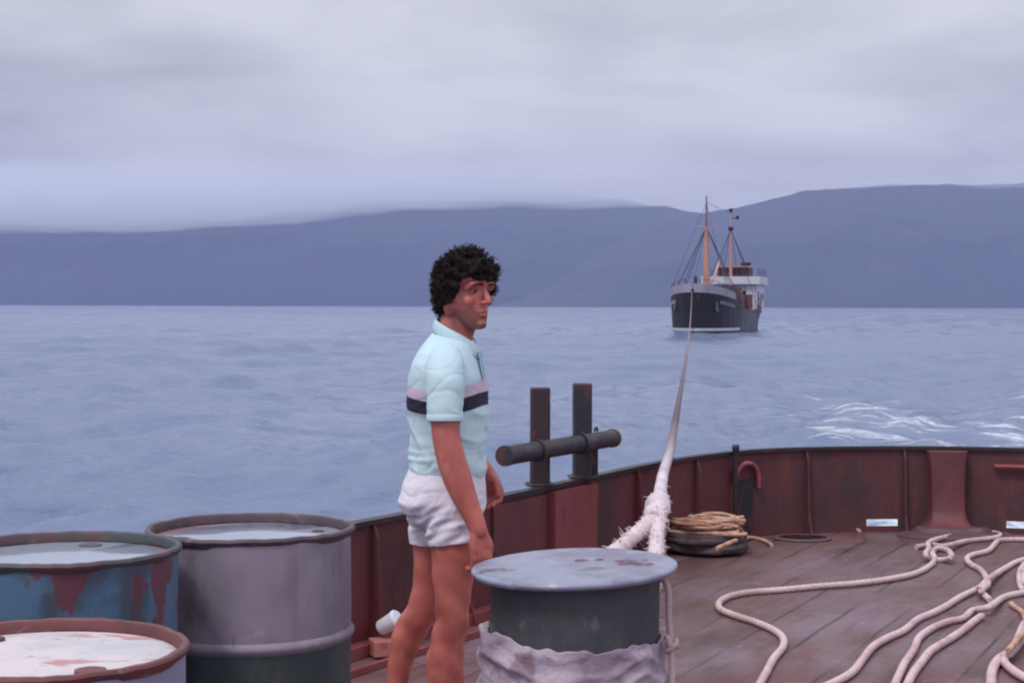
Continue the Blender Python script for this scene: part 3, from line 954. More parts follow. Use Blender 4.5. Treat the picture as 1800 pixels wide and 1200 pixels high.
near = [p for p in dense if p.y <= 16]
far = [p for p in dense if p.y >= near[-1].y]
mb = MB()
rope_geo(mb, [near[0]] + near[4::4] + ([near[-1]] if (len(near) - 1) % 4 else []), 0.0285, n=20, step=0.026)
farp = resample(far, 0.6)
mb.sweep(farp, lambda i, sl, th: 0.0285, 10)
mb.build("main_line", m_tow, hw_)
# thick lumpy splice
mb = MB()
sp_pts = resample([S0 + Vector((-0.035, -0.16, -0.015)), S0, S0 + Vector((0.035, 0.34, -0.02)), S0 + Vector((0.075, 0.70, -0.04))], 0.012)
Nn = len(sp_pts)
def spr(i, sl, th):
    t = i / Nn
    base = 0.029 + 0.013 * math.sin(math.pi * min(1, t * 1.15)) ** 0.8
    base = max(base, 0.030)
    return base * (1 + 0.16 * math.sin(2 * th + sl * 40) + 0.10 * mnoise.noise(Vector((sl * 22, th * 2.5, 0))))
mb.sweep(sp_pts, spr, 24); mb.build("splice", m_rope_white, hw_)
for k in range(3):   # whipping turns
    c0 = sp_pts[int(Nn * (0.46 + 0.07 * k))]
    ax = Vector((0.1, 0.98, -0.03)).normalized()
    u_ = ax.cross(Vector((0, 0, 1))).normalized(); v_ = ax.cross(u_)
    pts = [c0 + u_ * (math.cos(a) * 0.042) + v_ * (math.sin(a) * 0.042) + ax * 0.012 * math.sin(a) for a in [2 * math.pi * q / 28 for q in range(28)]]
    MB().tube(pts, 0.006, 8, closed=True).build("whipping", m_rope_white, hw_)
# the two legs of the eye, going down round the back of the bollard
def leg_path(side):
    rr2 = BR + 0.010
    if side < 0:
        p = [S0 + Vector((-0.01, -0.10, -0.01)), Vector((0.455, 5.70, EYE - 0.765)), Vector((0.35, 5.42, EYE - 0.80)), Vector((0.14, 4.98, EYE - 0.86))]
        for a in (105, 130, 150, 170): p.append(Vector((BX + rr2 * math.cos(R(a)), BY + rr2 * math.sin(R(a)), 0.60 - (a - 105) * 0.002)))
    else:
        p = [S0 + Vector((0.0, -0.10, -0.01)), Vector((0.505, 5.70, EYE - 0.775)), Vector((0.465, 5.35, EYE - 0.83)), Vector((0.395, 4.85, EYE - 0.92))]
        for a in (62, 40, 15, -15): p.append(Vector((BX + (BR + 0.012) * math.cos(R(a)), BY + (BR + 0.012) * math.sin(R(a)), 0.50 - (62 - a) * 0.0016)))
    return p
for sd_ in (-1, 1):
    mb = MB(); rope_geo(mb, leg_path(sd_), 0.0265, n=18, step=0.018); mb.build("eye_leg", m_rope_white, hw_)

# loose fibres bristling from the splice and the eye legs
g6 = random.Random(77)
fr = MB()
src_pts = sp_pts + resample(leg_path(-1)[:4], 0.02) + resample(leg_path(1)[:4], 0.02) + [p for p in near if p.y < 7.6]
for k in range(2200):
    p = g6.choice(src_pts); a = g6.uniform(0, 6.283)
    o_ = Vector((math.cos(a), 0.2 * g6.gauss(0, 1), math.sin(a))).normalized()
    b_ = p + o_ * 0.024; ln = g6.uniform(0.005, 0.017)
    sd2 = Vector((g6.gauss(0, 1), g6.gauss(0, 1.6), g6.gauss(-0.3, 0.8))) * 0.35
    fr.sweep([b_, b_ + (o_ * 0.6 + sd2) * ln * 0.5, b_ + (o_ * 0.7 + sd2 * 1.8) * ln], lambda i, sl, th: (0.0022, 0.0016, 0.0007)[i], 3)
fo = fr.build("frayed_fibres", m_rope_white, hw_); fo["kind"] = "stuff"

# ------------------------------------------------------------------ oil drums
def drum(name, X, Y, label, zt, mats, mat_lower, m_rim, m_lid, puddle=None, tilt=(0, 0)):
    t = thing(name, (X, Y, 0), label, "drum", group="steel drums standing on the deck")
    Rd = 0.286; H = zt
    h1, h2 = H - 0.293, H - 0.587
    def wd(a, z): return 0.0016 * math.sin(2 * a + 5 * z) + 0.0009 * math.sin(5 * a + 11 * z + X * 9) - 0.007 * max(0.0, mnoise.noise(Vector((math.cos(a) * 2.6, math.sin(a) * 2.6, z * 6 + X * 5))) - 0.12)
    def shell(z0, z1): # body segment
        return [(Rd, z0 + 0.0), (Rd, z0 + 0.02)] + [(Rd, z0 + 0.02 + (z1 - z0 - 0.04) * k / 16) for k in range(1, 16)] + [(Rd, z1 - 0.02), (Rd, z1)]
    mb = MB(); mb.lathe(shell(h1 + 0.012, H - 0.01), (X, Y, 0), 96, wob=wd, cap=False)
    mb.build("upper_band", mats, t)
    mb = MB(); mb.lathe(shell(0.0, h1 - 0.012), (X, Y, 0), 96, wob=wd); mb.build("lower_band", mat_lower, t)
    for hz in (h1, h2):
        pr = [(Rd - 0.001, hz - 0.018), (Rd + 0.004, hz - 0.012), (Rd + 0.009, hz - 0.004), (Rd + 0.009, hz + 0.004), (Rd + 0.004, hz + 0.012), (Rd - 0.001, hz + 0.018)]
        MB().lathe(pr, (X, Y, 0), 96, wob=wd, cap=False).build("rolling_hoop", m_lid_brown if False else mats, t)
    g3 = random.Random(name + str(X))
    ph = g3.uniform(0, 6)
    def wr(a, z): return 0.003 * math.sin(3 * a + ph) + 0.002 * math.sin(9 * a) + 0.002 * mnoise.noise(Vector((math.cos(a) * 6, math.sin(a) * 6, X)))
    pr = [(Rd - 0.012, H - 0.024), (Rd - 0.011, H - 0.004), (Rd - 0.008, H + 0.001), (Rd - 0.001, H + 0.003), (Rd + 0.005, H + 0.001), (Rd + 0.008, H - 0.005), (Rd + 0.006, H - 0.013), (Rd, H - 0.018), (Rd - 0.002, H - 0.024)]
    mb = MB()
    n = 128
    vs = []
    for (r_, z_) in pr:
        for i in range(n):
            a = 2 * math.pi * i / n
            r2 = r_ + wr(a, z_)
            z2 = z_ + 0.0025 * mnoise.noise(Vector((math.cos(a) * 8, math.sin(a) * 8, X + 3)))
            vs.append((X + r2 * math.cos(a), Y + r2 * math.sin(a), z2))
    fs = []
    K = len(pr)
    for k in range(K):
        for i in range(n):
            j = (i + 1) % n; k2 = (k + 1) % K
            fs.append((k * n + i, k * n + j, k2 * n + j, k2 * n + i))
    mb.add(vs, fs); mb.build("rim", m_rim, t)
    lid = [(Rd - 0.012, H - 0.024), (Rd - 0.03, H - 0.021), (Rd - 0.10, H - 0.019), (0.001, H - 0.018)]
    if puddle: lid = [(Rd - 0.012, H - 0.026), (Rd - 0.03, H - 0.028), (Rd - 0.10, H - 0.029), (0.001, H - 0.030)]
    MB().lathe([(Rd - 0.013, H - 0.04)] + lid, (X, Y, 0), 96, cap=False).build("lid", m_lid, t)
    if puddle:
        # irregular pool of rainwater on the lid
        mb = MB(); n = 96; vs = []
        cx, cy, rx_, ry_ = puddle
        for f, z_ in ((1.0, H - 0.0268), (0.97, H - 0.0248), (0.4, H - 0.0244)):
            for i in range(n):
                a = 2 * math.pi * i / n
                k_ = 1 + 0.12 * mnoise.noise(Vector((math.cos(a) * 2, math.sin(a) * 2, X * 3)))
                x = cx + rx_ * f * k_ * math.cos(a); y = cy + ry_ * f * k_ * math.sin(a)
                rr3 = math.hypot(x, y); mxr = Rd - 0.0165
                if rr3 > mxr: x *= mxr / rr3; y *= mxr / rr3
                vs.append((X + x, Y + y, z_))
        fs = [(k * n + i, k * n + (i + 1) % n, (k + 1) * n + (i + 1) % n, (k + 1) * n + i) for k in range(2) for i in range(n)] + [tuple(2 * n + i for i in range(n))]
        mb.add(vs, fs); mb.build("rainwater", m_puddle, t)
    # bung plugs
    for (a, rr2, sz) in ((2.2, 0.2, 0.030), (5.3, 0.2, 0.018)):
        zb = H - (0.028 if puddle else 0.019)
        MB().lathe([(sz, zb), (sz, zb + 0.006), (sz * 0.7, zb + 0.008), (sz * 0.4, zb + 0.005), (0.001, zb + 0.005)], (X + rr2 * math.cos(a + ph), Y + rr2 * math.sin(a + ph), 0), 24).build("bung", m_rim, t)
    return t
drum("oil_drum", -0.739, 4.66, "tall mauve grey drum with dark green lower body, nearest to the man", 0.905, m_drum_grey, m_drum_green, m_rim_dark, m_lid_brown, (0.03, 0.0, 0.26, 0.25))
drum("oil_drum", -1.130, 4.16, "blotchy blue drum with rainwater pooled on its lid, behind the white lidded drum", 0.918, m_drum_blue, m_drum_blue, m_rim_green, m_lid_brown, (-0.02, 0.0, 0.28, 0.275))
drum("oil_drum", -0.935, 3.27, "white lidded drum with rusty red rim at the bottom left", 0.852, m_drum_lav, m_drum_lav, m_rim_rust, m_lid_white)

# ------------------------------------------------------------------ loose ropes and things on the deck
def loose_rope(label, runs, r=0.0172, mat=None, name="rope", group=None, zz=None):
    allp = []
    mb = MB()
    for run in runs:
        pts = []
        for k, p in enumerate(run):
            z = r if len(p) == 2 else p[2]
            pts.append(G(p[0], p[1], 0.0) + Vector((0, 0, z)) if len(p) == 2 else G(p[0], p[1], z))
        rope_geo(mb, pts, r, n=15)
        allp += pts
    o = mb.build(name, mat or m_rope_deck, origin=(allp[0].x, allp[0].y, 0))
    return props(o, label, "rope", group)
h = 0.045
loose_rope("knotted pale rope in a wide zigzag bend on the left of the rope tangle", [
    [(1612, 964), (1638, 960), (1662, 957, h), (1700, 953), (1742, 948), (1760, 943), (1745, 938), (1700, 941), (1658, 947), (1634, 951, h), (1634, 961, h + 0.02), (1628, 972, h), (1638, 985), (1660, 986), (1674, 976, h), (1668, 965, h + 0.01), (1650, 961, h), (1640, 968, h), (1644, 978, h), (1641, 992), (1625, 1004), (1598, 1014), (1550, 1023), (1500, 1029), (1440, 1034), (1380, 1040), (1320, 1045), (1285, 1052), (1266, 1063), (1268, 1075), (1290, 1085), (1330, 1098), (1362, 1112), (1378, 1126), (1378, 1142), (1362, 1162), (1350, 1185), (1338, 1208), (1325, 1240)]])
loose_rope("pale rope hooking down from the upper right through the middle of the tangle", [
    [(1860, 955), (1800, 950), (1760, 951), (1750, 958), (1738, 970), (1712, 977), (1701, 984), (1708, 994), (1724, 1003), (1733, 1014), (1738, 1024, h), (1727, 1034, h), (1730, 1046), (1742, 1058)]])
loose_rope("pale rope running from the right edge down the middle of the deck", [
    [(1880, 970), (1800, 986), (1770, 1000), (1740, 1014, h), (1728, 1026, h), (1715, 1040), (1690, 1052), (1665, 1068), (1640, 1081), (1615, 1092), (1590, 1112), (1560, 1126), (1535, 1142), (1517, 1165), (1500, 1186), (1470, 1204), (1430, 1222)]])
loose_rope("pale rope curving down beside its frayed short neighbour", [
    [(1880, 1030), (1830, 1040), (1795, 1045), (1765, 1053), (1740, 1064, h), (1712, 1076), (1694, 1090), (1668, 1096), (1640, 1108), (1618, 1124), (1608, 1146), (1592, 1170), (1580, 1196), (1566, 1230)]])
loose_rope("short pale rope end with a whipped tip beside the long bent rope", [
    [(1727, 1086), (1713, 1096), (1696, 1110), (1676, 1124), (1650, 1140), (1636, 1150), (1622, 1168), (1606, 1190), (1590, 1225)]], r=0.018)
loose_rope("thick pale rope sweeping down the right edge of the deck", [
    [(1900, 1062), (1840, 1078), (1815, 1090), (1802, 1104), (1790, 1124, h), (1776, 1144, h), (1758, 1164), (1746, 1184), (1744, 1215)]], r=0.021)
loose_rope("thin pink rope tail with a blunt end among the ropes at the right edge", [
    [(1779, 1062), (1786, 1069), (1798, 1077), (1806, 1090, h), (1800, 1108, h + 0.02), (1786, 1126, h + 0.03), (1774, 1140, h + 0.02)]], r=0.0135, mat=m_rope_tan)
loose_rope("pale rope looping off the bottom right corner", [
    [(1860, 1085), (1822, 1108), (1800, 1126), (1781, 1142, 0.015), (1768, 1160), (1770, 1172), (1790, 1188), (1812, 1200), (1850, 1215)]], r=0.019)
loose_rope("double twisted rope standing between two pale ropes at the right edge", [
    [(1802, 992), (1794, 1005), (1793, 1020), (1795, 1032), (1800, 1040)], [(1812, 992), (1803, 1004), (1801, 1018), (1803, 1030)]], r=0.015)

# tan coil on a dark coil
def coil(name, X, Y, z0, z1, rx_, ry_, r, turns, mat, label, seed, messy=0.02):
    g = random.Random(seed)
    mb = MB()
    pts = []
    for k in range(int(turns * 12)):
        a = 2 * math.pi * k / 12
        f = k / (turns * 12)
        rad = 1 - 0.5 * ((k // 12 * 0.37) % 1.0)
        pts.append((X + rx_ * rad * math.cos(a) + g.gauss(0, messy), Y + ry_ * rad * math.sin(a) + g.gauss(0, messy), z0 + r + (z1 - z0 - 2 * r) * f + abs(g.gauss(0, messy * 0.4))))
    rope_geo(mb, pts, r, n=10, step=r * 1.1)
    o = mb.build(name, mat, origin=(X, Y, z0))
    return props(o, label, "rope coil")
CX_, CY_ = (1240 - 900) / FPX * 10.3, 10.26
coil("rope_coil", CX_, CY_, 0.0, 0.135, 0.25, 0.21, 0.021, 16, m_rope_dark, "dark tarred rope coiled on the deck under the tan rope heap", 8, 0.016)
coil("rope_coil", CX_ + 0.0, CY_ + 0.03, 0.105, 0.215, 0.235, 0.17, 0.012, 20, m_rope_tan, "heaped tan rope lying on top of the dark rope coil by the bulwark", 3, 0.027)
loose_rope("tan rope end trailing off the heaped coils towards the right", [[(1262, 962, 0.12), (1290, 950, 0.11), (1308, 944, 0.04), (1325, 947), (1345, 952), (1358, 960)]], r=0.013, mat=m_rope_tan)
loose_rope("thin frayed grey rope lying along the foot of the bulwark", [[(1345, 928), (1362, 923), (1385, 924), (1405, 922), (1425, 926)]], r=0.012, mat=m_rope_deck)
loose_rope("short scrap of rope on the deck left of the white scupper opening", [[(1450, 931), (1468, 927), (1486, 924), (1500, 929), (1512, 934)]], r=0.013, mat=m_rope_deck)
# low oval hatch cover
hp = G(1412, 946)
hc = thing("deck_hatch", hp, "low dark oval hatch set in the deck near the bulwark", "hatch")
mb = MB(); vs = []
n = 48
for (f, z) in ((1.0, 0.003), (1.0, 0.012), (0.96, 0.018), (0.86, 0.018), (0.85, 0.016)):
    for i in range(n):
        a = 2 * math.pi * i / n
        vs.append((hp.x + 0.19 * f * math.cos(a), hp.y + 0.15 * f * math.sin(a), z))
fs = [(k * n + i, k * n + (i + 1) % n, (k + 1) * n + (i + 1) % n, (k + 1) * n + i) for k in range(4) for i in range(n)]
mb.add(vs, fs); mb.build("coaming", material("hatch_mauve_steel", c(98, 76, 80), 0.6, bump=[(20, 0.4, 0.005)]), hc)
mb = MB(); mb.add([vs[4 * n + i] for i in range(n)], [tuple(range(n))]); mb.build("cover", material("hatch_dark_cover", c(40, 24, 30), 0.95, spec=0.05, layers=[(20, 0.5, 0.65, c(96, 66, 74), 4, 0.6)]), hc, smooth=False)

# white plastic tub leaning on the ledge, left of the man's legs
tp = woff(wi(px=645), 0.12, 0.0)
def tub():
    mb = MB()
    Mr = Matrix.Rotation(R(58), 3, 'Y') @ Matrix.Rotation(R(20), 3, 'X')
    prof = [(0.001, 0.0), (0.030, 0.0), (0.034, 0.006), (0.038, 0.06), (0.040, 0.085), (0.043, 0.087), (0.043, 0.096), (0.038, 0.102), (0.001, 0.104)]
    mb.lathe(prof, (tp.x - 0.035, tp.y + 0.0, 0.117), 40, M=Mr)
    o = mb.build("plastic_tub", m_white_thing, origin=(tp.x, tp.y, 0.1))
    props(o, "small white lidded plastic tub lying on the wood block beside the man's legs", "tub")
tub()
mb = MB(); mb.box(0, 0, 0.04, 0.15, 0.11, 0.07)
q3 = Matrix.Translation((tp.x - 0.0, tp.y - 0.03, 0.003)) @ Matrix.Rotation(R(20), 4, 'Z')
mb2 = MB(); mb2.v = [tuple(q3 @ Vector(v)) for v in mb.v]; mb2.f = mb.f; mb2.mi = mb.mi
o = mb2.build("wood_block", material("reddish_wood", c(176, 112, 104), 0.7, layers=[((20, 4, 30), 0.45, 0.65, c(146, 86, 82), 4, 0.8)], bump=[((30, 6, 40), 0.4, 0.004)]), origin=(tp.x, tp.y, 0), smooth=False)
bv = o.modifiers.new("bevel", 'BEVEL'); bv.width = 0.006; bv.segments = 2
props(o, "reddish wood block on deck at the bulwark under the white tub", "block")

#<SHIP>
# ------------------------------------------------------------------ towed coaster
SX, SY = 18.6, 170.0
OM = R(16.3)
ship = thing("cargo_ship", (SX, SY, SEA), "small black hulled coaster with white bow band and two tan masts, towed astern", "ship", rz=-OM)
m_sh_black = material("ship_black_hull", c(26, 20, 28), 0.55, layers=[
    ((0.25, 0.10, 0.5), 0.44, 0.62, c(34, 30, 38), 5, 0.8),
    ((1.2, 0.5, 0.25), 0.58, 0.72, c(88, 66, 66), 5, 0.6)])
m_sh_mid = material("ship_worn_side", c(74, 72, 78), 0.6, layers=[
    ((0.6, 0.3, 0.3), 0.45, 0.62, c(104, 106, 112), 5, 0.8),
    ((1.5, 0.8, 0.3), 0.56, 0.70, c(112, 72, 70), 5, 0.8)])
m_sh_white = material("ship_white_paint", c(206, 200, 210), 0.5, layers=[
    ((0.9, 0.6, 0.3), 0.52, 0.72, c(172, 148, 152), 5, 0.7)])
m_sh_band = material("ship_bow_band_paint", c(156, 150, 162), 0.55, layers=[
    ((1.1, 0.8, 0.4), 0.50, 0.70, c(140, 124, 132), 5, 0.8)])
m_sh_tan = material("ship_tan_mast_paint", c(196, 144, 132), 0.55, layers=[((2, 2, 0.4), 0.5, 0.7, c(168, 112, 106), 4, 0.8)])
m_sh_rust = material("ship_red_brown_deck_gear", c(104, 66, 74), 0.65, layers=[
    ((1.4, 0.8, 1.2), 0.48, 0.62, c(74, 62, 68), 5, 0.9), ((3, 2, 2), 0.6, 0.7, c(134, 66, 70), 4, 0.8)])
m_sh_dark = material("ship_dark_glass", c(38, 30, 38), 0.2)
m_sh_maroon = material("ship_maroon_wheelhouse", c(74, 48, 56), 0.5, layers=[((3, 3, 3), 0.5, 0.65, c(100, 66, 72), 4, 0.7)])
m_wire = material("ship_rigging_wire", c(70, 62, 80), 0.6)
LS = 34.0
S_ = [0.0, 0.35, 0.9, 1.8, 3.0, 4.5, 6.5, 9.0, 13.0, 18.0, 24.0, 28.0, 30.5, 32.5, 33.6, 34.0]
BD = [0.10, 0.80, 1.45, 2.15, 2.75, 3.15, 3.42, 3.55, 3.6, 3.6, 3.55, 3.4, 3.0, 2.2, 1.3, 0.6]     # half beam at the deck
BW = [0.06, 0.55, 1.15, 1.80, 2.45, 2.95, 3.30, 3.48, 3.55, 3.55, 3.40, 2.7, 1.6, 0.5, 0.2, 0.1]     # at the waterline
HD = [4.45, 4.43, 4.38, 4.28, 4.12, 3.95, 3.75, 3.15, 2.75, 2.60, 2.75, 3.05, 3.25, 3.40, 3.48, 3.5]
OW = [0.30, 0.32, 0.36, 0.4, 0.35, 0.3, 0.2, 0.1, 0, 0, 0, -0.3, -0.9, -1.9, -2.6, -2.8]              # waterline shift aft (+) / fwd (-)
def bz(z, i):   # half beam at height z of station i
    f = max(0.0, min(1.0, z / HD[i]))
    return BW[i] + (BD[i] - BW[i]) * f ** 1.1
ss = [k * 0.25 for k in range(int(LS / 0.25) + 1)]
def ip(arr, s): return float(np.interp(s, S_, arr))
def hullp(s, zf, side):
    H_ = ip(HD, s); bd, bw = ip(BD, s), ip(BW, s)
    z = -1.6 + (H_ + 1.6) * zf
    f = z / H_
    if z >= 0: b_ = bw + (bd - bw) * f ** 1.1; sh = ip(OW, s) * (1 - f)
    else: b_ = bw * (1 + z * 0.25); sh = ip(OW, s) * (1 - z * 0.4)
    if s > 30 and z < 1.2: b_ *= max(0.05, (z + 1.6) / 2.8)
    return (side * b_, s + sh, z)
mb = MB()
nz_ = 16
for side in (1, -1):
    vs = [hullp(s, k / nz_, side) for s in ss for k in range(nz_ + 1)]
    fs = []
    for a in range(len(ss) - 1):
        for k in range(nz_):
            i = a * (nz_ + 1) + k
            f = (i, i + 1, i + nz_ + 2, i + nz_ + 1)
            fs.append(f if side < 0 else f[::-1])
    mb.cur = 0
    for f in fs: pass
    base_ = len(mb.v); mb.v += vs
    for q, f in enumerate(fs):
        mb.f.append([i + base_ for i in f]); mb.mi.append(1 if ss[q // nz_] > 10.5 else 0)
# stem, transom and deck closures
for s, rev in ((0.0, False), (LS, True)):
    a = [hullp(s, k / nz_, 1) for k in range(nz_ + 1)]; b = [hullp(s, k / nz_, -1) for k in range(nz_ + 1)]
    mb.add(a + b, [(k, k + 1, nz_ + 2 + k, nz_ + 1 + k) for k in range(nz_)])
mb.add([(d * (ip(BD, s) - 0.05), s, ip(HD, s) - (0.25 if s < 7.5 else 0.75)) for s in ss for d in (-1, 1)], [(2 * k, 2 * k + 1, 2 * k + 3, 2 * k + 2) for k in range(len(ss) - 1)])
mb.build("hull", [m_sh_black, m_sh_mid], ship, raw=True, angle=50)
def side_band(name, s0, s1, zfun0, zfun1, out, mat, sides=(1, -1)):
    mb = MB()
    st = [s0 + (s1 - s0) * k / max(2, int((s1 - s0) / 0.2)) for k in range(max(2, int((s1 - s0) / 0.2)) + 1)]
    for side in sides:
        vs = []
        for s in st:
            for zz in (zfun0(s), zfun1(s)):
                H_ = ip(HD, s); f = min(1.25, zz / H_)
                b_ = ip(BW, s) + (ip(BD, s) - ip(BW, s)) * f ** 1.1
                y = s + ip(OW, s) * (1 - min(1, f))
                vs += [(side * (b_ + out), y - (out if s < 1 else 0), zz), (side * (b_ - 0.06), y + 0.02, zz)]
        fs = []
        for k in range(len(st) - 1):
            a = k * 4
            fs += [(a, a + 4, a + 6, a + 2), (a + 1, a + 3, a + 7, a + 5), (a + 2, a + 6, a + 7, a + 3), (a, a + 1, a + 5, a + 4)]
        fs += [(0, 2, 3, 1), tuple(len(vs) - 4 + q for q in (0, 1, 3, 2))]
        mb.add(vs, fs)
    return mb.build(name, mat, ship, raw=True, smooth=False)
side_band("bow_bulwark", 0.0, 6.6, lambda s: ip(HD, s) - 0.01, lambda s: ip(HD, s) + 0.88 - 0.035 * s, 0.02, m_sh_band)
side_band("waterline_stripe", 0.0, 9.2, lambda s: 0.42, lambda s: 0.72, 0.03, m_sh_white)
side_band("stern_bulwark", 26.5, 33.9, lambda s: ip(HD, s) - 0.01, lambda s: ip(HD, s) + 0.65, 0.02, m_sh_white)
side_band("rubbing_strake", 6.7, 26.4, lambda s: ip(HD, s) - 0.25, lambda s: ip(HD, s) - 0.05, 0.06, m_sh_rust)
# worn bow lettering (unreadable in the photograph) as pale strokes, port and starboard
g4 = random.Random(9)
for side in (1, -1):
    mb = MB()
    s = 2.6 if side > 0 else 2.0
    while s < (6.4 if side > 0 else 4.2):
        w_ = 0.16
        z0 = ip(HD, s) - 0.95; z1 = z0 + 0.36
        for (ds, za, zb) in ((0.0, z0, z1), (0.17, z0, z1)):
            q = s + ds
            H_ = ip(HD, q); zc = (za + zb) / 2; f = zc / H_
            b_ = ip(BW, q) + (ip(BD, q) - ip(BW, q)) * f ** 1.1
            mb.box(side * (b_ + 0.015), q + ip(OW, q) * (1 - f), zc, 0.08, 0.07, zb - za)
        q = s + 0.085; zc = (z0 + z1) / 2 + g4.choice((-0.14, 0, 0.14)); f = zc / ip(HD, q)
        b_ = ip(BW, q) + (ip(BD, q) - ip(BW, q)) * f ** 1.1
        mb.box(side * (b_ + 0.015), q + ip(OW, q) * (1 - f), zc, 0.09, 0.2, 0.07)
        s += 0.40
    mb.build("bow_lettering", material("faded_lettering_paint", c(150, 138, 150), 0.6), ship, raw=True, smooth=False)
# anchor in its hawse on each bow
for side in (1, -1):
    q = 2.0; zc = 2.75; f = zc / ip(HD, q); b_ = ip(BW, q) + (ip(BD, q) - ip(BW, q)) * f ** 1.1
    cx_, cy_ = side * (b_ + 0.10), q + ip(OW, q) * (1 - f)
    mb = MB()
    mb.tube([(cx_, cy_, zc + 0.55), (cx_, cy_, zc - 0.2)], 0.07, 8)
    mb.tube(catmull([(cx_ , cy_ - 0.42, zc + 0.15), (cx_, cy_ - 0.3, zc - 0.2), (cx_, cy_, zc - 0.32), (cx_, cy_ + 0.3, zc - 0.2), (cx_, cy_ + 0.42, zc + 0.15)], 5), 0.09, 8)
    mb.lathe([(0.001, -0.03), (0.24, -0.03), (0.26, 0.0), (0.24, 0.03), (0.001, 0.03)], (cx_ - side * 0.07, cy_, zc + 0.5), 16, M=Matrix.Rotation(R(90), 3, 'Y'))
    mb.build("anchor", material("pale_anchor_steel", c(120, 112, 124), 0.6), ship, raw=True)
# forecastle gear
mb = MB()
mb.box(0, 2.6, 4.75, 1.5, 0.8, 0.75); mb.tube([(-1.1, 2.6, 4.85), (1.1, 2.6, 4.85)], 0.34, 14)
mb.build("windlass", m_sh_maroon, ship, raw=True)
for side in (1, -1):
    mb = MB()
    prev = None
    for s in (0.4, 1.3, 2.4, 3.8, 5.2, 6.4):
        x = side * (ip(BD, s) - 0.08); z = ip(HD, s) + 0.85 - 0.035 * s
        mb.tube([(x, s, z - 0.1), (x, s, z + 0.55)], 0.035, 6)
        if prev:
            mb.tube([prev, (x, s, z + 0.53)], 0.025, 6)
        prev = (x, s, z + 0.53)
    mb.build("railing", m_wire, ship, raw=True)
# foremast
mb = MB()
mb.tube([(0, 8.4, 2.5), (0, 8.4, 5.0), (0, 8.4, 8.5), (0, 8.4, 11.5)], lambda t: 0.42 - 0.16 * t, 14)
mb.build("foremast", m_sh_tan, ship, raw=True)
mb = MB(); mb.tube([(0, 8.4, 11.4), (0, 8.4, 13.2), (0, 8.4, 14.9)], lambda t: 0.17 - 0.10 * t, 10); mb.build("topmast", material("dark_topmast", c(128, 104, 120), 0.6), ship, raw=True)
MB().tube([(-0.9, 8.35, 11.5), (0.9, 8.35, 11.5)], 0.06, 8).build("crosstree", m_sh_tan, ship, raw=True)
MB().tube([(-0.5, 8.35, 9.1), (0.5, 8.35, 9.1)], 0.05, 8).build("crosstree", m_sh_tan, ship, raw=True)
mb = MB(); mb.tube([(0.45, 8.9, 5.2), (0.35, 15.5, 8.2)], 0.12, 8); mb.build("derrick_boom", m_sh_tan, ship, raw=True)
mb = MB(); mb.box(-0.9, 8.2, 4.9, 0.9, 0.8, 1.0); mb.box(-1.1, 8.0, 5.75, 0.35, 0.35, 0.9)
mb.build("winch_house", m_sh_maroon, ship, raw=True, smooth=False)
MB().box(0.9, 8.0, 4.6, 0.9, 0.8, 0.8).build("winch_house", m_sh_maroon, ship, raw=True, smooth=False)
# hatch and deck cargo amidships
mb = MB(); mb.box(0.35, 15.0, 3.45, 4.9, 10.5, 1.6); mb.box(0.1, 15.0, 4.4, 4.2, 9.6, 0.35); mb.build("hatch_cover", m_sh_rust, ship, raw=True, smooth=False)
for k, (x, y, z, a, b, d) in enumerate([(1.9, 11.2, 4.3, 1.3, 1.4, 1.9), (2.4, 13.6, 3.6, 1.4, 1.7, 1.9), (2.7, 19.5, 3.5, 1.2, 2.2, 1.7), (1.0, 20.8, 4.6, 1.8, 1.2, 1.2), (-1.3, 18.0, 4.9, 1.4, 1.2, 0.9)]):
    MB().box(x, y, z, a, b, d).build("deck_cargo", m_sh_rust, ship, raw=True, smooth=False)
# superstructure aft
mb = MB()
mb.box(0, 29.3, 4.1, 6.0, 6.8, 3.0)
mb.box(0, 29.0, 6.05, 6.9, 7.8, 0.9)
mb.box(2.3, 25.9, 4.0, 1.0, 0.5, 3.2)
mb.build("deckhouse", m_sh_white, ship, raw=True, smooth=False)
for (x, z, w_, h_) in ((-1.9, 4.6, 0.5, 0.5), (-0.7, 4.6, 0.5, 0.5), (0.7, 4.6, 0.5, 0.5), (1.75, 3.9, 0.75, 1.8)):
    MB().box(x, 25.86, z, w_, 0.08, h_).build("porthole" if w_ < 0.6 else "door", m_sh_dark, ship, raw=True, smooth=False)
for y in (27.4, 29.6, 31.4): MB().box(3.01, y, 4.2, 0.08, 0.8, 1.2 if y < 28 else 0.6).build("side_window", m_sh_dark, ship, raw=True, smooth=False)
mb = MB(); mb.box(0.1, 28.6, 7.05, 3.7, 3.2, 1.15); mb.build("wheelhouse", m_sh_maroon, ship, raw=True, smooth=False)
MB().box(0.1, 28.6, 7.69, 4.1, 3.6, 0.12).build("wheelhouse_roof", m_sh_tan, ship, raw=True, smooth=False)
for k in range(5): MB().box(0.1 - 1.44 + 0.72 * k, 26.97, 7.1, 0.52, 0.08, 0.62).build("window", m_sh_dark, ship, raw=True, smooth=False)
for k in range(3): MB().box(1.97, 27.6 + 0.95 * k, 7.1, 0.08, 0.62, 0.62).build("window", m_sh_dark, ship, raw=True, smooth=False)
mb = MB(); mb.lathe([(0.62, 6.5), (0.60, 8.2), (0.66, 8.3), (0.55, 8.3), (0.5, 7.9), (0.001, 7.9)], (0.9, 31.6, 0), 20); mb.build("funnel", m_sh_maroon, ship, raw=True)
for x in (-3.2, 3.2):
    mb = MB()
    for k in range(5):
        y = 25.5 + k * 1.8
        mb.tube([(x, y, 6.5), (x, y, 7.4)], 0.035, 6)
    for z in (6.95, 7.4): mb.tube([(x, 25.5, z), (x, 32.7, z)], 0.025, 6)
    mb.build("bridge_railing", m_wire, ship, raw=True)
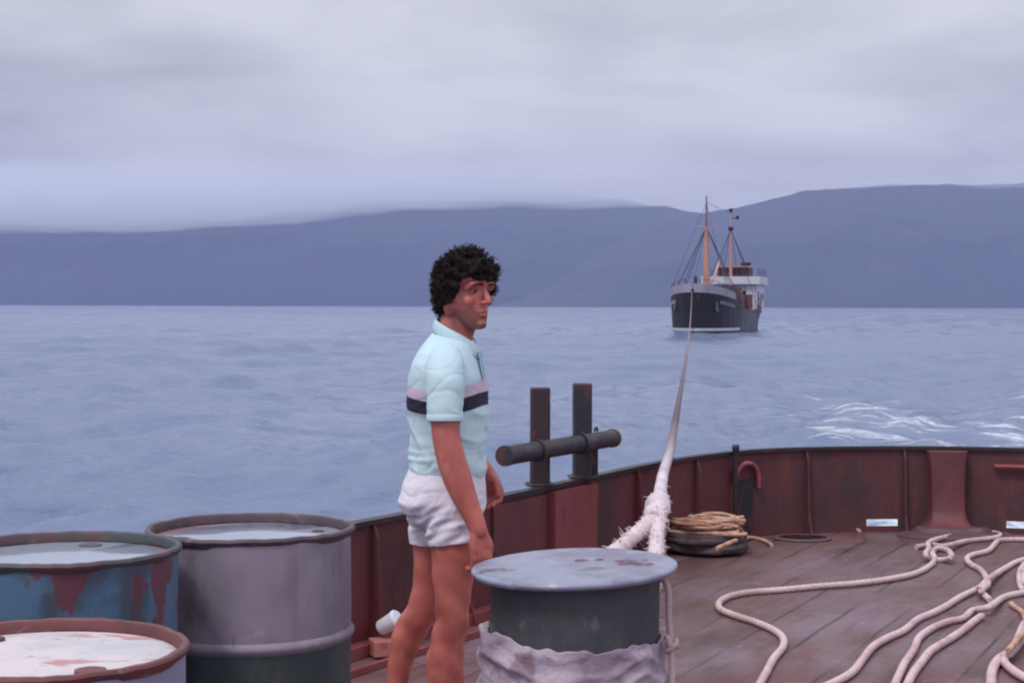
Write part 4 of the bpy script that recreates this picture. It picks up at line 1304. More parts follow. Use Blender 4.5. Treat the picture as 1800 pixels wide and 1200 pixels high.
mb = MB(); mb.tube([(0.05, 25.3, 3.0), (0.05, 25.3, 8), (0.05, 25.3, 12.2)], lambda t: 0.24 - 0.12 * t, 12); mb.tube([(0.05, 25.3, 12.1), (0.05, 25.3, 14.4)], 0.07, 8)
mb.build("aft_mast", m_sh_tan, ship, raw=True)
mb = MB(); mb.lathe([(0.001, -0.25), (0.22, -0.2), (0.24, 0.15), (0.001, 0.25)], (0.05, 25.3, 14.3), 12); mb.build("mast_lamp", m_sh_dark, ship, raw=True); mb = MB(); mb.lathe([(0.001, -0.3), (0.3, -0.2), (0.3, 0.2), (0.001, 0.3)], (0.05, 25.25, 12.1), 12); mb.build("mast_lamp", m_sh_dark, ship, raw=True)
mb = MB(); mb.tube([(0.05, 25.3, 13.3), (0.75, 25.3, 13.4)], 0.05, 6); mb.lathe([(0.001, -0.22), (0.22, -0.1), (0.2, 0.2), (0.001, 0.25)], (0.82, 25.3, 13.4), 10); mb.build("signal_lamp", m_sh_dark, ship, raw=True)
# standing rigging
mb = MB()
wr_ = 0.032
top = (0, 8.4, 14.2); hd_ = (0, 8.4, 11.6)
mb.tube([hd_, (0, 0.3, 5.2)], wr_, 5)
for side in (1, -1):
    for s in (5.6, 7.0, 9.4, 11.5): mb.tube([hd_, (side * ip(BD, s) * 0.97, s, ip(HD, s) + 0.3)], wr_, 5)
    mb.tube([top, (side * 2.9, 3.6, 4.9)], wr_ * 0.8, 5)
    for s in (23.2, 27.8, 31.5): mb.tube([(0.05, 25.3, 12.0), (side * ip(BD, s) * 0.97, s, ip(HD, s) + 0.4)], wr_, 5)
mb.tube([top, (0.05, 25.3, 13.9)], wr_ * 0.8, 5)
mb.tube([(0.05, 25.3, 12.0), (0, 33.6, 4.2)], wr_, 5)
mb.build("rigging", m_wire, ship, raw=True)
mb = MB(); mb.tube([(0.0, -0.12, 4.62), (0.0, 0.5, 4.75)], 0.16, 10); mb.build("towing_fairlead", m_sh_dark, ship, raw=True)
#</SHIP>
#<MAN>
# ------------------------------------------------------------------ the man
MX, MY = -0.205, 5.37
PSI = R(-13)
man = thing("person", (MX, MY, 0), "man with curly dark hair in a pale blue striped polo shirt and white shorts", "person", rz=PSI)
cps, sps = math.cos(PSI), math.sin(PSI)
def Lp(px, py, y):
    """figure-local point at lateral offset y (his left +) seen at the photo position"""
    x = (px - 790) * 0.00185
    for _ in range(8):
        D = MY + x * sps + y * cps
        Xw = (px - 900) / FPX * D
        x = (Xw - MX + y * sps) / cps
    D = MY + x * sps + y * cps
    return Vector((x, y, EYE - (py - HOR) / FPX * D))
def ring_loft(mb, rings, n=40, power=2.2):
    """rings: (front point, back point, half width)"""
    vs = []
    for (fr, bk, hw2) in rings:
        c0 = (fr + bk) / 2; a = (fr - bk) / 2
        lat = Vector((0, 1, 0))
        for i in range(n):
            th = 2 * math.pi * i / n
            cx_, sx_ = math.cos(th), math.sin(th)
            k = (abs(cx_) ** power + abs(sx_) ** power) ** (-1 / power)
            vs.append(c0 + a * (cx_ * k) + lat * (sx_ * k * hw2))
    K = len(rings)
    fs = [(k * n + i, k * n + (i + 1) % n, (k + 1) * n + (i + 1) % n, (k + 1) * n + i) for k in range(K - 1) for i in range(n)]
    fs += [tuple(range(n))[::-1], tuple((K - 1) * n + i for i in range(n))]
    mb.add(vs, fs)
def limb(mb, keys, n=20, per=8, flat=None, caps=True):
    """keys: (point, radius); smooth tapered limb with rounded ends; flat=(axis, factor)"""
    pts = catmull([k[0] for k in keys], per)
    rad = [v.x for v in catmull([Vector((k[1], 0, 0)) for k in keys], per)]
    if caps:
        d0 = (pts[0] - pts[1]).normalized(); d1 = (pts[-1] - pts[-2]).normalized()
        r0, r1 = rad[0], rad[-1]
        for a in (0.5, 0.8, 0.97):
            pts.insert(0, keys[0][0] + d0 * r0 * a); rad.insert(0, r0 * math.sqrt(1 - a * a))
            pts.append(keys[-1][0] + d1 * r1 * a); rad.append(r1 * math.sqrt(1 - a * a))
    o = len(mb.v)
    mb.sweep(pts, lambda i, sl, th: max(0.0015, rad[i]), n)
    if flat:
        ax, f = flat
        ax = ax.normalized()
        for q in range(o, len(mb.v)):
            v = Vector(mb.v[q])
            # nearest path point
            i = min(len(pts) - 1, (q - o) // n)
            d = (v - pts[i]).dot(ax)
            mb.v[q] = tuple(v - ax * d * (1 - f))
def ball(mb, cpt, rx, ry=None, rz=None, n=20, Mx=None):
    ry = ry or rx; rz = rz or rx
    vs = [];  m_ = n // 2
    for j in range(1, m_):
        ph = math.pi * j / m_
        for i in range(n):
            th = 2 * math.pi * i / n
            v = Vector((rx * math.sin(ph) * math.cos(th), ry * math.sin(ph) * math.sin(th), rz * math.cos(ph)))
            if Mx: v = Mx @ v
            vs.append(v + cpt)
    fs = [(j * n + i, (j + 1) * n + i, (j + 1) * n + (i + 1) % n, j * n + (i + 1) % n) for j in range(m_ - 2) for i in range(n)]
    fs += [tuple(range(n)), tuple((m_ - 2) * n + i for i in range(n))[::-1]]
    mb.add(vs, fs)
def remesh(mb, voxel, smooth_it, name):
    me = bpy.data.meshes.new(name)
    me.from_pydata([tuple(v) for v in mb.v], [], mb.f)
    o = bpy.data.objects.new(name, me); COL.objects.link(o)
    md = o.modifiers.new("r", 'REMESH'); md.mode = 'VOXEL'; md.voxel_size = voxel
    if smooth_it:
        s_ = o.modifiers.new("s", 'SMOOTH'); s_.factor = 0.5; s_.iterations = smooth_it
    dg = bpy.context.evaluated_depsgraph_get(); dg.update()
    ev = o.evaluated_get(dg); me2 = bpy.data.meshes.new_from_object(ev)
    bpy.data.objects.remove(o); bpy.data.meshes.remove(me)
    me2.name = name
    return me2
def part(me, name, mats, parent=None):
    me.materials.clear()
    for m in (mats if isinstance(mats, (list, tuple)) else [mats]): me.materials.append(m)
    me.shade_smooth()
    o = bpy.data.objects.new(name, me); COL.objects.link(o); o.parent = parent or man
    return o
def verts_np(me):
    a = np.empty(len(me.vertices) * 3); me.vertices.foreach_get("co", a); return a.reshape(-1, 3)
def normals_np(me):
    a = np.empty(len(me.vertices) * 3); me.vertices.foreach_get("normal", a); return a.reshape(-1, 3)
def set_np(me, a): me.vertices.foreach_set("co", a.ravel()); me.update()

m_skin = material("tanned_skin", c(192, 108, 98), 0.5, layers=[
    ((7, 7, 5), 0.44, 0.66, c(162, 82, 76), 5, 0.85),
    ((18, 18, 12), 0.54, 0.72, c(208, 134, 122), 4, 0.6)], bump=[(60, 0.15, 0.002)], sss=0.06, rough_var=0.1)
# neck line, arms, legs
HY = R(-33)       # head turned a little further towards the camera
Hc = Lp(820, 510, 0.0)          # eye level, centre of the skull
HM = Matrix.Rotation(HY, 3, 'Z') @ Matrix.Rotation(R(3), 3, 'Y')
def hp_(x, y, z): return Hc + HM @ Vector((x, y, z))
body = MB()
# head
hr = [(-0.124, 0.070, 0.035, 0.016), (-0.118, 0.080, 0.012, 0.028), (-0.104, 0.087, -0.012, 0.040), (-0.088, 0.087, -0.035, 0.050), (-0.068, 0.086, -0.058, 0.058),
      (-0.045, 0.084, -0.076, 0.064), (-0.02, 0.083, -0.09, 0.070), (0.0, 0.080, -0.098, 0.073), (0.02, 0.087, -0.103, 0.075), (0.045, 0.088, -0.104, 0.076), (0.07, 0.076, -0.095, 0.070),
      (0.088, 0.058, -0.080, 0.058), (0.096, 0.040, -0.060, 0.044), (0.101, 0.008, -0.03, 0.02)]
vs = []; n = 36
for z, fr, bk, hw2 in hr:
    for i in range(n):
        th = 2 * math.pi * i / n
        cx_, sx_ = math.cos(th), math.sin(th)
        a = (fr - bk) / 2; mid = (fr + bk) / 2
        narrow = 1 - 0.16 * max(0, cx_) ** 1.5
        vs.append(hp_(mid + a * cx_, hw2 * sx_ * narrow, z))
K = len(hr)
body.add(vs, [(k * n + i, k * n + (i + 1) % n, (k + 1) * n + (i + 1) % n, (k + 1) * n + i) for k in range(K - 1) for i in range(n)] + [tuple(range(n))[::-1], tuple((K - 1) * n + i for i in range(n))])
# nose, brow, cheeks, lips, chin
limb(body, [(hp_(0.084, 0, 0.008), 0.0075), (hp_(0.093, 0, -0.008), 0.0085), (hp_(0.102, 0, -0.024), 0.0092), (hp_(0.1055, 0, -0.032), 0.0098)], n=12)
for s_ in (-1, 1):
    ball(body, hp_(0.094, s_ * 0.0115, -0.036), 0.0095, 0.0065, 0.0065, 12)
    limb(body, [(hp_(0.083, s_ * 0.010, 0.021), 0.0095), (hp_(0.082, s_ * 0.028, 0.025), 0.0105), (hp_(0.070, s_ * 0.045, 0.020), 0.010), (hp_(0.058, s_ * 0.055, 0.010), 0.009)], n=12)
    ball(body, hp_(0.056, s_ * 0.040, -0.030), 0.020, 0.020, 0.020, 16)
    ball(body, hp_(-0.004, s_ * 0.066, -0.055), 0.024, 0.010, 0.030, 14)
    # ear
    ball(body, hp_(-0.012, s_ * 0.078, -0.012), 0.017, 0.007, 0.030, 14, HM @ Matrix.Rotation(R(-10 ), 3, 'Y'))
limb(body, [(hp_(0.079, -0.022, -0.0665), 0.003), (hp_(0.0875, -0.010, -0.0645), 0.0045), (hp_(0.089, 0, -0.0652), 0.0045), (hp_(0.0875, 0.010, -0.0645), 0.0045), (hp_(0.079, 0.022, -0.0665), 0.003)], n=10)
limb(body, [(hp_(0.078, -0.020, -0.073), 0.003), (hp_(0.0865, -0.009, -0.076), 0.0050), (hp_(0.088, 0, -0.0765), 0.0052), (hp_(0.0865, 0.009, -0.076), 0.0050), (hp_(0.078, 0.020, -0.073), 0.003)], n=10)
ball(body, hp_(0.078, 0, -0.107), 0.0165, 0.022, 0.015, 16)
# neck
limb(body, [(hp_(-0.03, 0, -0.02), 0.062), (hp_(-0.025, 0, -0.08), 0.060), (Lp(798, 592, 0), 0.062), (Lp(792, 618, 0), 0.075), (Lp(788, 650, 0), 0.08)], n=28)
# trunk under the clothes
ring_loft(body, [(Lp(832, 655, 0), Lp(748, 655, 0), 0.13), (Lp(842, 690, 0), Lp(734, 690, 0), 0.16), (Lp(842, 760, 0), Lp(736, 760, 0), 0.145), (Lp(842, 830, 0), Lp(734, 830, 0), 0.145), (Lp(836, 880, 0), Lp(728, 880, 0), 0.14), (Lp(822, 915, 0), Lp(742, 915, 0), 0.11)])
NL, FL = -0.092, 0.092
# near (right) leg
limb(body, [(Lp(797, 925, NL), 0.074), (Lp(800, 955, NL), 0.0755), (Lp(799, 985, NL), 0.0705), (Lp(797, 1025, NL), 0.0635), (Lp(797, 1065, NL), 0.055), (Lp(797, 1092, NL), 0.0535), (Lp(789, 1122, NL), 0.054), (Lp(786, 1158, NL), 0.0575), (Lp(786, 1195, NL), 0.0565), (Lp(785, 1235, NL), 0.047), (Lp(785, 1275, NL), 0.037), (Lp(784, 1315, NL), 0.033), (Lp(784, 1340, NL), 0.036)], n=28)
ball(body, Lp(812, 1080, NL), 0.026, 0.032, 0.034, 18)      # kneecap
limb(body, [(Lp(777, 1130, NL), 0.034), (Lp(772, 1165, NL), 0.040), (Lp(774, 1205, NL), 0.033)], n=18)
# far (left) leg, set back
limb(body, [(Lp(768, 925, FL), 0.072), (Lp(767, 955, FL), 0.074), (Lp(764, 985, FL), 0.069), (Lp(759, 1020, FL), 0.060), (Lp(752, 1050, FL), 0.054), (Lp(742, 1075, FL), 0.052), (Lp(728, 1098, FL), 0.053), (Lp(716, 1125, FL), 0.0515), (Lp(707, 1160, FL), 0.042), (Lp(700, 1198, FL), 0.035), (Lp(696, 1240, FL), 0.031), (Lp(694, 1270, FL), 0.033), (Lp(694, 1290, FL), 0.035)], n=28)
# feet (outside the frame): the right flat, the left on its ball with the heel raised
def foot(an, zf, y, pitch):
    h0 = Vector((an.x - 0.045, y, zf + 0.032 + pitch)); h1 = Vector((an.x + 0.03, y, zf + 0.045 + pitch * 0.7)); h2 = Vector((an.x + 0.10, y, zf + 0.028 + pitch * 0.15)); h3 = Vector((an.x + 0.165, y, zf + 0.018))
    limb(body, [(h0, 0.030), (h1, 0.042), (h2, 0.036), (h3, 0.018)], n=18, flat=(Vector((0, 0, 1)), 0.8))
    limb(body, [(an, 0.034), (h1, 0.038)], n=16)
    for k in range(5):
        yy = y + (k - 2) * 0.0165
        limb(body, [(Vector((an.x + 0.14, yy, zf + 0.018)), 0.011), (Vector((an.x + 0.185 - abs(k - (3.2 if y > 0 else 0.8)) * 0.007, yy, zf + 0.012)), 0.0095)], n=10)
aR = Lp(784, 1345, NL); foot(Vector((aR.x, NL, 0.085)), 0.004, NL, 0.0)
limb(body, [(Lp(784, 1315, NL), 0.034), (Vector((aR.x, NL, 0.085)), 0.037)], n=18)
aL = Lp(694, 1295, FL); foot(aL, 0.004, FL, max(0.0, aL.z - 0.085))
# arms
AYn = -0.205
sh_n = Lp(784, 662, -0.165)
limb(body, [(sh_n, 0.040), (Lp(783, 690, -0.195), 0.046), (Lp(783, 725, -0.215), 0.0475), (Lp(785, 765, -0.22), 0.0445), (Lp(792, 800, -0.222), 0.0455), (Lp(803, 835, -0.222), 0.0455), (Lp(813, 862, -0.222), 0.0415), (Lp(824, 888, -0.222), 0.036), (Lp(836, 915, -0.222), 0.0305), (Lp(842, 932, -0.222), 0.0285)], n=26)
sh_f = Lp(786, 662, 0.165)
limb(body, [(sh_f, 0.040), (Lp(782, 700, 0.20), 0.046), (Lp(780, 765, 0.225), 0.044), (Lp(800, 795, 0.22), 0.042), (Lp(835, 812, 0.19), 0.036), (Lp(852, 824, 0.175), 0.029)], n=26)
def hand(mb, W, d, nrm, thumb_side, curl=(30, 38, 28), scale=1.0, spread=0.0205, tip_pull=0.0):
    """W wrist, d towards the fingers, nrm where the palm faces, thumb_side towards the thumb"""
    d = d.normalized(); nrm = (nrm - d * nrm.dot(d)).normalized(); u = (thumb_side - d * thumb_side.dot(d)); u = (u - nrm * u.dot(nrm)).normalized()
    S = scale
    # palm: four metacarpal ridges merged
    for k in range(4):
        off = (1.5 - k) * spread * S
        limb(mb, [(W + u * off * 0.55 , 0.0155 * S), (W + d * 0.045 * S + u * off * 0.9, 0.0155 * S), (W + d * 0.088 * S + u * off, 0.0125 * S)], n=14)
    limb(mb, [(W + u * 0.016 * S, 0.017 * S), (W + d * 0.035 * S + u * 0.026 * S + nrm * 0.010 * S, 0.016 * S)], n=14)
    lens = (0.074, 0.083, 0.077, 0.060)
    for k in range(4):
        off = (1.5 - k) * spread * S
        p = W + d * 0.090 * S + u * off
        dd = d.copy(); keys = [(p, 0.0108 * S)]
        extra = (0, 4, 8, 13)[k]
        for sgi, fr in enumerate((0.46, 0.30, 0.24)):
            a = R(curl[sgi] + extra * 0.6)
            axis = dd.cross(nrm).normalized()
            dd = (Matrix.Rotation(a * (0.75 if sgi == 0 else 1), 3, axis) @ dd)
            p = p + dd * lens[k] * fr * S
            keys.append((p, (0.0098, 0.0088, 0.0076)[sgi] * S))
            nrm_k = nrm
        limb(mb, keys, n=12, per=5)
    # thumb from the side of the palm near its base
    tb = W + d * 0.020 * S + u * 0.024 * S + nrm * 0.006 * S
    t1 = tb + (d * 0.62 + u * 0.62 + nrm * 0.30).normalized() * 0.040 * S
    t2 = t1 + (d * 0.88 + u * 0.20 + nrm * 0.34).normalized() * 0.032 * S
    t3 = t2 + (d * 0.95 + nrm * 0.30).normalized() * 0.024 * S
    limb(mb, [(tb, 0.0155 * S), (t1, 0.0125 * S), (t2, 0.0108 * S), (t3, 0.0088 * S)], n=12, per=5)
Wn = Lp(843, 934, -0.222)
dn = (Lp(848, 985, -0.222) - Wn).normalized()
hand(body, Wn, dn, Vector((-0.75, 0.66, 0)), Vector((0.66, 0.75, 0)), curl=(30, 36, 26), scale=0.94)
Wf = Lp(856, 828, 0.172)
df = (Lp(872, 868, 0.165) - Wf).normalized()
hand(body, Wf, df, Vector((-0.55, -0.80, -0.1)), Vector((0.75, -0.5, 0.25)), curl=(48, 58, 34), scale=0.94)
me = remesh(body, 0.0036, 3, "body")
a = verts_np(me)
# eye sockets and a crease at the mouth
Hinv = np.array(HM.inverted())
loc_ = (a - np.array(Hc)) @ Hinv.T
disp = np.zeros(len(a))
for s_ in (-1, 1):
    d2 = ((loc_[:, 0] - 0.078) / 0.03) ** 2 + ((loc_[:, 1] - s_ * 0.030) / 0.0145) ** 2 + ((loc_[:, 2] - 0.001) / 0.0095) ** 2
    disp -= 0.0085 * np.exp(-d2)
d2 = ((loc_[:, 0] - 0.09) / 0.03) ** 2 + (loc_[:, 1] / 0.020) ** 2 + ((loc_[:, 2] + 0.0702) / 0.0022) ** 2
disp -= 0.0028 * np.exp(-d2)
a += (disp[:, None] * np.array([1, 0, 0])) @ np.array(HM).T
# veins and muscle relief on the legs
set_np(me, a)
nr_ = normals_np(me)
sh = 0.0022 * (np.sin(a[:, 2] * 55 + a[:, 0] * 30) * np.sin(a[:, 1] * 60 + a[:, 2] * 18))
sel = (a[:, 2] < 0.78)
a[sel] += nr_[sel] * sh[sel][:, None]
set_np(me, a)
ob_body = part(me, "body", m_skin)
# beard growth and the shade under the jaw, painted into the skin colour
t = m_skin.node_tree; b = t.nodes["Principled BSDF"]
src = b.inputs["Base Color"].links[0].from_socket
att = t.nodes.new("ShaderNodeAttribute"); att.attribute_name = "stubble_and_shade"
mx = t.nodes.new("ShaderNodeMix"); mx.data_type = 'RGBA'
t.links.new(att.outputs["Fac"], mx.inputs[0]); t.links.new(src, mx.inputs[6]); mx.inputs[7].default_value = c(112, 66, 64)
t.links.new(mx.outputs[2], b.inputs["Base Color"])
at = me.attributes.new("stubble_and_shade", 'FLOAT', 'POINT')
a = verts_np(me); loc_ = (a - np.array(Hc)) @ Hinv.T
st = np.clip((-0.048 - loc_[:, 2]) / 0.02, 0, 1) * np.clip((loc_[:, 2] + 0.15) / 0.03, 0, 1) * np.clip((loc_[:, 0] + 0.01) / 0.02, 0, 1)
lipm = np.exp(-(((loc_[:, 1]) / 0.022) ** 2 + ((loc_[:, 2] + 0.071) / 0.009) ** 2 + ((loc_[:, 0] - 0.09) / 0.02) ** 2))
st = st * 0.75 * (1 - lipm)
far_ = np.abs(loc_[:, 1]) > 0.10
st[far_] = 0
at.data.foreach_set("value", st.astype(np.float32))
# lips
# eyes
for s_ in (-1, 1):
    mb = MB(); ball(mb, hp_(0.0630, s_ * 0.030, 0.0005), 0.0115, n=20)
    e = part(remesh_free := (lambda m_: (m_.from_pydata([tuple(v) for v in mb.v], [], mb.f), m_)[1])(bpy.data.meshes.new("eye")), "eye", material("eye_white", c(146, 112, 108), 0.35))  # white darkened: the shade under the brow is put into its colour
    mb = MB(); ball(mb, hp_(0.0715, s_ * 0.029, 0.0005), 0.0050, 0.0066, 0.0066, n=14)
    m2 = bpy.data.meshes.new("iris"); m2.from_pydata([tuple(v) for v in mb.v], [], mb.f)
    part(m2, "iris", material("dark_iris", c(34, 22, 20), 0.15), e)
    mb = MB()
    limb(mb, [(hp_(0.0915, s_ * 0.011, 0.020), 0.0026), (hp_(0.0915, s_ * 0.022, 0.0225), 0.0042), (hp_(0.0870, s_ * 0.034, 0.0230), 0.0042), (hp_(0.0785, s_ * 0.046, 0.0200), 0.0032), (hp_(0.069, s_ * 0.054, 0.015), 0.002)], n=10)
    m2 = bpy.data.meshes.new("eyebrow"); m2.from_pydata([tuple(v) for v in mb.v], [], mb.f)
    part(m2, "eyebrow", material("dark_brow_hair", c(30, 20, 22), 0.8))
    mb = MB()   # upper lid
    limb(mb, [(hp_(0.0745, s_ * 0.0175, 0.0045), 0.0022), (hp_(0.0775, s_ * 0.028, 0.0088), 0.003), (hp_(0.0715, s_ * 0.041, 0.0048), 0.0022)], n=10)
    m2 = bpy.data.meshes.new("eyelid"); m2.from_pydata([tuple(v) for v in mb.v], [], mb.f)
    part(m2, "eyelid", m_skin)

# hair
m_hair = material("curly_dark_hair", c(28, 18, 20), 0.6, layers=[(60, 0.5, 0.7, c(58, 40, 42), 3, 0.5)], bump=[(130, 0.8, 0.006)], spec=0.2)
g5 = random.Random(21)
hb = MB()
def hair_ok(x, y, z, slack=0.0):
    """positions on the head (local) that carry hair"""
    if x > 0.055 and z < 0.050 - slack: return False            # forehead and face
    if x > 0.040 and z < 0.034: return False
    if z < -0.012 and x > 0.026: return False                   # sideburn line
    if z < -0.034 and x > 0.0: return False
    if z < -0.048 and x > -0.040: return False
    if z < -0.108: return False
    return True
def shell_pt(th, ph, k=1.0):
    dx, dy, dz = math.cos(ph) * math.cos(th), math.cos(ph) * math.sin(th), math.sin(ph)
    ex = 0.098 if dx > 0 else 0.094
    ez = 0.101 if dz > 0 else 0.122
    return Vector((-0.008 + dx * ex * k, dy * 0.082 * k, 0.012 + dz * ez * k))
cnt = 0; pts_h = []
while cnt < 620:
    u = g5.uniform(-1, 1); th = g5.uniform(-math.pi, math.pi); ph = math.asin(u)
    p = shell_pt(th, ph)
    if not hair_ok(p.x, p.y, p.z): continue
    # outward thickness: full on top, back and over the brow
    thick = 0.016
    if p.z > 0.05: thick = 0.018
    if p.z > 0.085: thick = 0.017 + 0.010 * math.exp(-((p.x - 0.005) / 0.03) ** 2)
    if p.x < -0.06: thick = max(thick, 0.016)
    if p.z < -0.04: thick = 0.020
    if p.x > 0.05: thick = 0.026
    k = g5.random() ** 0.6
    nrm = Vector(((p.x + 0.008) / 0.01, p.y / 0.0067, (p.z - 0.012) / 0.0139)).normalized()
    q = p + nrm * (thick * k - 0.004)
    if q.x > 0.06 and q.z < 0.042: continue
    r_ = g5.uniform(0.008, 0.0145)
    ball(hb, hp_(q.x, q.y, q.z), r_, r_ * g5.uniform(0.8, 1.1), r_ * g5.uniform(0.8, 1.1), 8)
    pts_h.append((q, nrm, r_)); cnt += 1
# solid cap underneath
vs = []; n = 40; rows = 20
for j in range(rows + 1):
    ph = -math.pi / 2 + math.pi * j / rows
    for i in range(n):
        th = 2 * math.pi * i / n
        p = shell_pt(th, ph, 1.02)
        if not (hair_ok(p.x, p.y, p.z) or p.z > 0.05): p = Vector((p.x * 0.72 - 0.01, p.y * 0.72, p.z * 0.72))
        vs.append(hp_(p.x, p.y, p.z))
hb.add(vs, [(j * n + i, j * n + (i + 1) % n, (j + 1) * n + (i + 1) % n, (j + 1) * n + i) for j in range(rows) for i in range(n)])
# forelock hanging over the brow
for k in range(70):
    y = g5.uniform(-0.055, 0.055); 
    q = Vector((0.090 + g5.uniform(-0.014, 0.022) - abs(y) * 0.45, y, 0.057 + g5.uniform(-0.017, 0.024)))
    r_ = g5.uniform(0.008, 0.013); ball(hb, hp_(q.x, q.y, q.z), r_, r_, r_, 8); pts_h.append((q, Vector((0.8, y * 5, 0.3)).normalized(), r_))
me = remesh(hb, 0.0045, 1, "hair")
a = verts_np(me); nr_ = normals_np(me)
dsp = np.array([mnoise.noise(Vector(v) * 95) + 0.6 * mnoise.noise(Vector(v) * 190) for v in a])
a += nr_ * (dsp * 0.0042)[:, None]; set_np(me, a)
# fine curls around the mass
va = [tuple(v) for v in a]; fa = [tuple(p.vertices) for p in me.polygons]
cb = MB(); cb.v = va; cb.f = [list(f) for f in fa]; cb.mi = [0] * len(fa)
for k in range(3200):
    q, nrm, r_ = g5.choice(pts_h)
    t1 = nrm.cross(Vector((g5.gauss(0, 1), g5.gauss(0, 1), g5.gauss(0, 1)))).normalized(); t2 = nrm.cross(t1)
    cr0 = g5.uniform(0.004, 0.008); a0 = g5.uniform(0, 6.28); ln = g5.uniform(2.5, 5.5)
    base = q + nrm * r_ * 0.6 + t1 * g5.gauss(0, 0.006) + t2 * g5.gauss(0, 0.006)
    pts = []
    for j in range(8):
        f = j / 7; aa = a0 + ln * f
        p = base + nrm * (f * 0.012 + cr0 * math.sin(aa) * 0.8) + t1 * cr0 * (math.cos(aa)) 
        pts.append(hp_(p.x, p.y, p.z))
    cb.sweep(pts, lambda i, sl, th_: 0.0009, 3)
hair = cb.build("hair", m_hair, man, raw=True, angle=None)


def creases(a, f, seed, w_=7.0):
    out_ = np.empty(len(a))
    for i, v in enumerate(a):
        n1 = mnoise.noise(Vector((v[0] * f + v[2] * f * 0.7, v[1] * f * 0.8, (v[2] - v[0] * 0.6) * f * 1.9 + seed)))
        n2 = mnoise.noise(Vector((v[0] * f * 1.7 - v[2] * f, v[1] * f * 1.5 + seed, v[2] * f * 1.6)))
        out_[i] = max(0.0, 1 - abs(n1) * w_) + 0.6 * max(0.0, 1 - abs(n2) * w_)
    return out_
# ---------------------------------------------------------------- shirt
def shirt_mat():
    m = material("pale_aqua_jersey", c(196, 220, 228), 0.85, layers=[((4, 4, 4), 0.45, 0.65, c(184, 212, 222), 3, 0.8)], bump=[(300, 0.3, 0.001), ((12, 12, 20), 0.25, 0.01)])
    t = m.node_tree; b = t.nodes["Principled BSDF"]
    src = b.inputs["Base Color"].links[0].from_socket
    tcn = t.nodes.new("ShaderNodeTexCoord"); sx = t.nodes.new("ShaderNodeSeparateXYZ"); t.links.new(tcn.outputs["Object"], sx.inputs[0])
    # wobble so the bands follow the cloth
    n_ = t.nodes.new("ShaderNodeTexNoise"); n_.inputs["Scale"].default_value = 5; n_.inputs["Detail"].default_value = 1
    t.links.new(tcn.outputs["Object"], n_.inputs["Vector"])
    ma = t.nodes.new("ShaderNodeMath"); ma.operation = 'MULTIPLY_ADD'; t.links.new(n_.outputs["Fac"], ma.inputs[0]); ma.inputs[1].default_value = 0.02
    t.links.new(sx.outputs[2], ma.inputs[2])
    # lower at the sides than at breast and back
    px_ = t.nodes.new("ShaderNodeMath"); px_.operation = 'MULTIPLY'; t.links.new(sx.outputs[1], px_.inputs[0]); t.links.new(sx.outputs[1], px_.inputs[1])
    mb_ = t.nodes.new("ShaderNodeMath"); mb_.operation = 'MULTIPLY_ADD'; t.links.new(px_.outputs[0], mb_.inputs[0]); mb_.inputs[1].default_value = 0.75; t.links.new(ma.outputs[0], mb_.inputs[2])
    z = mb_.outputs[0]
    def band(z0, z1, soft):
        r1 = t.nodes.new("ShaderNodeMapRange"); r1.inputs[1].default_value = z0 - soft; r1.inputs[2].default_value = z0 + soft; t.links.new(z, r1.inputs[0])
        r2 = t.nodes.new("ShaderNodeMapRange"); r2.inputs[1].default_value = z1 - soft; r2.inputs[2].default_value = z1 + soft; r2.inputs[3].default_value = 1; r2.inputs[4].default_value = 0; t.links.new(z, r2.inputs[0])
        q = t.nodes.new("ShaderNodeMath"); q.operation = 'MULTIPLY'; t.links.new(r1.outputs[0], q.inputs[0]); t.links.new(r2.outputs[0], q.inputs[1]); return q.outputs[0]
    def mixn(f, a_, colr):
        q = t.nodes.new("ShaderNodeMix"); q.data_type = 'RGBA'; t.links.new(f, q.inputs[0]); t.links.new(a_, q.inputs[6]); q.inputs[7].default_value = colr; return q.outputs[2]
    k = mixn(band(1.262, 1.300, 0.004), src, c(206, 188, 206))
    k = mixn(band(1.218, 1.262, 0.0015), k, c(38, 34, 52))
    t.links.new(k, b.inputs["Base Color"])
    return m
m_shirt = shirt_mat()
m_sleeve = material("pale_aqua_sleeve_jersey", c(196, 220, 228), 0.85, layers=[((4, 4, 4), 0.45, 0.65, c(184, 212, 222), 3, 0.8)], bump=[(300, 0.3, 0.001), ((12, 12, 20), 0.25, 0.01)])
sb = MB()
ring_loft(sb, [(Lp(850, 842, 0), Lp(728, 826, 0), 0.158), (Lp(854, 826, 0), Lp(725, 812, 0), 0.158), (Lp(853, 800, 0), Lp(727, 795, 0), 0.156), (Lp(854, 765, 0), Lp(727, 760, 0), 0.158), (Lp(856, 725, 0), Lp(724, 722, 0), 0.174), (Lp(854, 690, 0), Lp(723, 690, 0), 0.182), (Lp(851, 660, 0), Lp(726, 660, 0), 0.186),
               (Lp(844, 637, 0), Lp(733, 637, 0), 0.182), (Lp(838, 620, 0), Lp(742, 617, 0), 0.160), (Lp(834, 608, 0), Lp(752, 600, 0), 0.120), (Lp(832, 600, 0), Lp(762, 584, 0), 0.080)], n=48, power=2.3)
